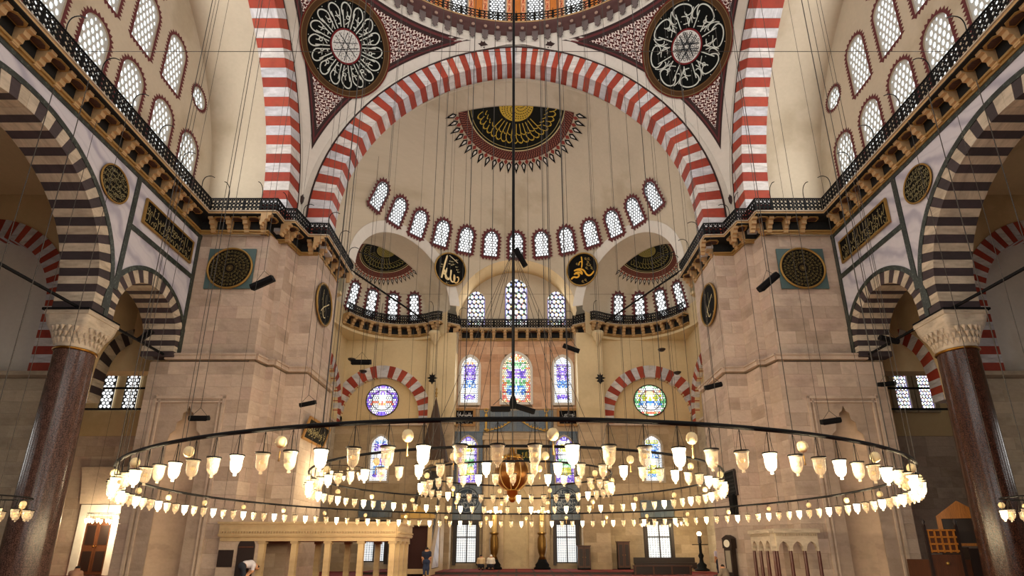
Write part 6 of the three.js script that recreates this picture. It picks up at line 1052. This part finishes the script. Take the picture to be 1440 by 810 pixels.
// joints in metres, y up, facing -z; each limb [hip, knee, ankle, toe], [shoulder, elbow, wrist]
function person(label, pos, turn, J, top, bottom, o = {}) {
  const p = thing('person', label, 'person', pos, turn), B = (a, ra, b, rb) => [...a, ra, ...b, rb];
  const body = [B(J.pelvis, 0.13, J.waist, 0.125), B(J.waist, 0.125, J.chest, 0.15), B(J.chest, 0.13, J.neck, 0.06), B(J.neck, 0.052, J.head, 0.06), B(J.head, 0.088, J.crown, 0.085)], shirt = [B(J.pelvis, 0.15, J.waist, 0.142), B(J.waist, 0.142, J.chest, 0.165), B(J.chest, 0.14, J.neck, 0.055)], legs = [B(J.pelvis, 0.148, J.waist, 0.12)], hands = [];
  for (const s of ['l', 'r']) {
    const a = J[s + 'a'], g = J[s + 'l'];
    body.push(B(a[0], 0.062, a[1], 0.043), B(a[1], 0.042, a[2], 0.028), B(g[0], 0.088, g[1], 0.058), B(g[1], 0.056, g[2], 0.036), B(g[2], 0.04, g[3], 0.03), B(J.chest, 0.1, a[0], 0.06), B(J.pelvis, 0.1, g[0], 0.09));
    const mid = o.longSleeve ? a[2] : [0, 1, 2].map((i) => a[0][i] + (a[1][i] - a[0][i]) * 0.75); shirt.push(B(J.chest, 0.12, a[0], 0.078), B(a[0], 0.078, a[1], 0.06)); if (o.longSleeve) shirt.push(B(a[1], 0.06, a[2], 0.045)); else shirt.splice(-1, 1, B(a[0], 0.078, mid, 0.068));
    legs.push(B(J.pelvis, 0.125, g[0], 0.108), B(g[0], 0.108, g[1], 0.08), B(g[1], 0.08, g[2], 0.06));
    // hand: palm and five bent fingers
    const w = new THREE.Vector3(...a[2]), d = w.clone().sub(new THREE.Vector3(...a[1])).normalize(), side = new THREE.Vector3(0, 0, 1).cross(d).normalize(); if (side.length() < 0.1) side.set(1, 0, 0); const nrm = d.clone().cross(side);
    body.push(B(a[2], 0.03, w.clone().addScaledVector(d, 0.07).toArray(), 0.034));
    for (let f = 0; f < 5; f++) { const th = f === 4, b0 = w.clone().addScaledVector(d, th ? 0.03 : 0.08).addScaledVector(side, th ? 0.035 : -0.03 + f * 0.02), dir = d.clone().addScaledVector(side, th ? 0.9 : (f - 1.5) * 0.12).addScaledVector(nrm, 0.2).normalize(), len = [0.032, 0.04, 0.037, 0.028, 0.032][f], m1 = b0.clone().addScaledVector(dir, len), dir2 = dir.clone().addScaledVector(nrm, 0.55).normalize(); for (const [q, e2, dd] of [[b0, len, dir], [m1, len * 0.9, dir2]]) { const cg = new THREE.CapsuleGeometry(0.0085, e2, 2, 6); cg.applyQuaternion(new THREE.Quaternion().setFromUnitVectors(new THREE.Vector3(0, 1, 0), dd)); const mpt = q.clone().addScaledVector(dd, e2 / 2); cg.translate(mpt.x, mpt.y, mpt.z); hands.push(cg.toNonIndexed()); } }
  }
  // face: nose and ears
  const hd = new THREE.Vector3(...J.head), fw = new THREE.Vector3(...(J.face ?? [0, 0, -1])).normalize(), upv = new THREE.Vector3(...J.crown).sub(hd).normalize(), sd = fw.clone().cross(upv).normalize();
  for (const [q, r] of [[hd.clone().addScaledVector(fw, 0.105).addScaledVector(upv, 0.0), 0.016], [hd.clone().addScaledVector(sd, 0.09).addScaledVector(upv, 0.02), 0.02], [hd.clone().addScaledVector(sd, -0.09).addScaledVector(upv, 0.02), 0.02]]) { const e2 = new THREE.SphereGeometry(r, 6, 5); e2.translate(q.x, q.y, q.z); hands.push(e2.toNonIndexed()); }
  const strip = (g) => { const n = new THREE.BufferGeometry(); n.setAttribute('position', g.attributes.position); n.setAttribute('normal', g.attributes.normal); return n; };
  mesh('body', mergeGeometries([skinGeo(body, 56), ...hands].map(strip)), M.skin, p);
  mesh('shirt', skinGeo(shirt), std({ color: top, roughness: 0.9 }), p); mesh('trousers', skinGeo(legs), std({ color: bottom, roughness: 0.9 }), p);
  for (const s of ['l', 'r']) { const g = J[s + 'l']; mesh('shoe', skinGeo([B(g[2], 0.05, g[3], 0.042)], 20), M.black, p); }
  const hg = new THREE.SphereGeometry(0.104, 14, 10, 0, 2 * PI, 0, PI * 0.62), hm = mesh(o.cap ? 'skull_cap' : 'hair', hg, o.cap ? std({ color: '#e8e6df', roughness: 0.9 }) : M.hair, p); hm.position.copy(hd).addScaledVector(upv, 0.045).addScaledVector(fw, -0.012); hm.quaternion.setFromUnitVectors(new THREE.Vector3(0, 1, 0), upv.clone().addScaledVector(fw, -0.35).normalize());
  return p;
}
const stand = { pelvis: [0, 0.95, 0], waist: [0, 1.1, 0.0], chest: [0, 1.32, 0], neck: [0, 1.47, 0.01], head: [0, 1.58, -0.01], crown: [0, 1.64, -0.005], la: [[-0.19, 1.4, 0.01], [-0.25, 1.12, 0.03], [-0.22, 0.9, -0.06]], ra: [[0.19, 1.4, 0.01], [0.25, 1.12, 0.03], [0.22, 0.9, -0.06]], ll: [[-0.1, 0.9, 0], [-0.11, 0.5, 0], [-0.12, 0.09, 0.02], [-0.13, 0.05, -0.17]], rl: [[0.1, 0.9, 0], [0.11, 0.5, 0], [0.12, 0.09, 0.02], [0.13, 0.05, -0.17]] };
const kneel = { pelvis: [0, 0.34, 0.12], waist: [0, 0.48, 0.1], chest: [0, 0.68, 0.07], neck: [0, 0.82, 0.06], head: [0, 0.91, 0.02], crown: [0, 0.965, 0.02], la: [[-0.19, 0.75, 0.07], [-0.25, 0.5, 0.02], [-0.14, 0.36, -0.2]], ra: [[0.19, 0.75, 0.07], [0.25, 0.5, 0.02], [0.14, 0.36, -0.2]], ll: [[-0.11, 0.3, 0.08], [-0.13, 0.11, -0.33], [-0.12, 0.1, 0.1], [-0.11, 0.06, 0.28]], rl: [[0.11, 0.3, 0.08], [0.13, 0.11, -0.33], [0.12, 0.1, 0.1], [0.11, 0.06, 0.28]] };
const bow = { pelvis: [0, 0.86, 0.12], waist: [0, 0.93, -0.02], chest: [0, 0.93, -0.25], neck: [0, 0.88, -0.42], head: [0, 0.8, -0.5], crown: [0, 0.77, -0.555], face: [0, -1, -0.3], la: [[-0.18, 0.88, -0.33], [-0.2, 0.62, -0.3], [-0.16, 0.45, -0.14]], ra: [[0.18, 0.88, -0.33], [0.2, 0.62, -0.3], [0.16, 0.45, -0.14]], ll: [[-0.1, 0.84, 0.1], [-0.11, 0.47, 0.02], [-0.12, 0.09, 0.06], [-0.13, 0.05, -0.13]], rl: [[0.1, 0.84, 0.1], [0.11, 0.47, 0.02], [0.12, 0.09, 0.06], [0.13, 0.05, -0.13]] };
const sit = { pelvis: [0, 0.14, 0.1], waist: [0, 0.29, 0.1], chest: [0, 0.48, 0.03], neck: [0, 0.61, -0.03], head: [0, 0.7, -0.08], crown: [0, 0.755, -0.09], la: [[-0.19, 0.54, 0.0], [-0.25, 0.33, -0.1], [-0.12, 0.25, -0.3]], ra: [[0.19, 0.54, 0.0], [0.25, 0.33, -0.1], [0.12, 0.25, -0.3]], ll: [[-0.1, 0.13, 0.03], [-0.3, 0.22, -0.35], [-0.05, 0.08, -0.38], [0.1, 0.06, -0.42]], rl: [[0.1, 0.13, 0.03], [0.3, 0.22, -0.35], [0.05, 0.08, -0.3], [-0.1, 0.06, -0.3]] };
person('person standing upright in navy shirt and jeans before the marble pulpit', V(-5.45, 0.02, 35.2), 0, stand, '#1b2238', '#26324e');
person('person standing in pale lavender shirt and dark trousers near the wooden clock', V(13.0, 0.02, 37.2), 0.2, stand, '#c5bccf', '#1c2233');
person('person kneeling in a beige shirt, bareheaded, before the prayer niche', V(-2.56, FL, 42.2), 0, kneel, '#d6bc92', '#20202a', { longSleeve: true });
person('person kneeling in a white shirt and white cap before the prayer niche', V(-1.84, FL, 42.2), 0, kneel, '#e6dfd0', '#20202a', { longSleeve: true, cap: true });
person('person bowing low in a white shirt before the platform door', V(-12.55, 0.02, 26.9), -0.9, bow, '#c9c4cc', '#1d2330');
person('person sitting cross legged in a grey brown shirt beside the wooden clock', V(10.8, 0.02, 30.3), 0.6, sit, '#7d7060', '#3a3530', { longSleeve: true });
person('person sitting on the floor in a pinkish shirt by the aisle door', V(-20.6, 0.02, 27.3), 0.3, sit, '#b98d74', '#2b2b33');
scene.add(camera);
scene.traverse((o) => { if (o.isLight && o.shadow && !o.isRectAreaLight) o.castShadow = true; });
renderer.render(scene, camera);
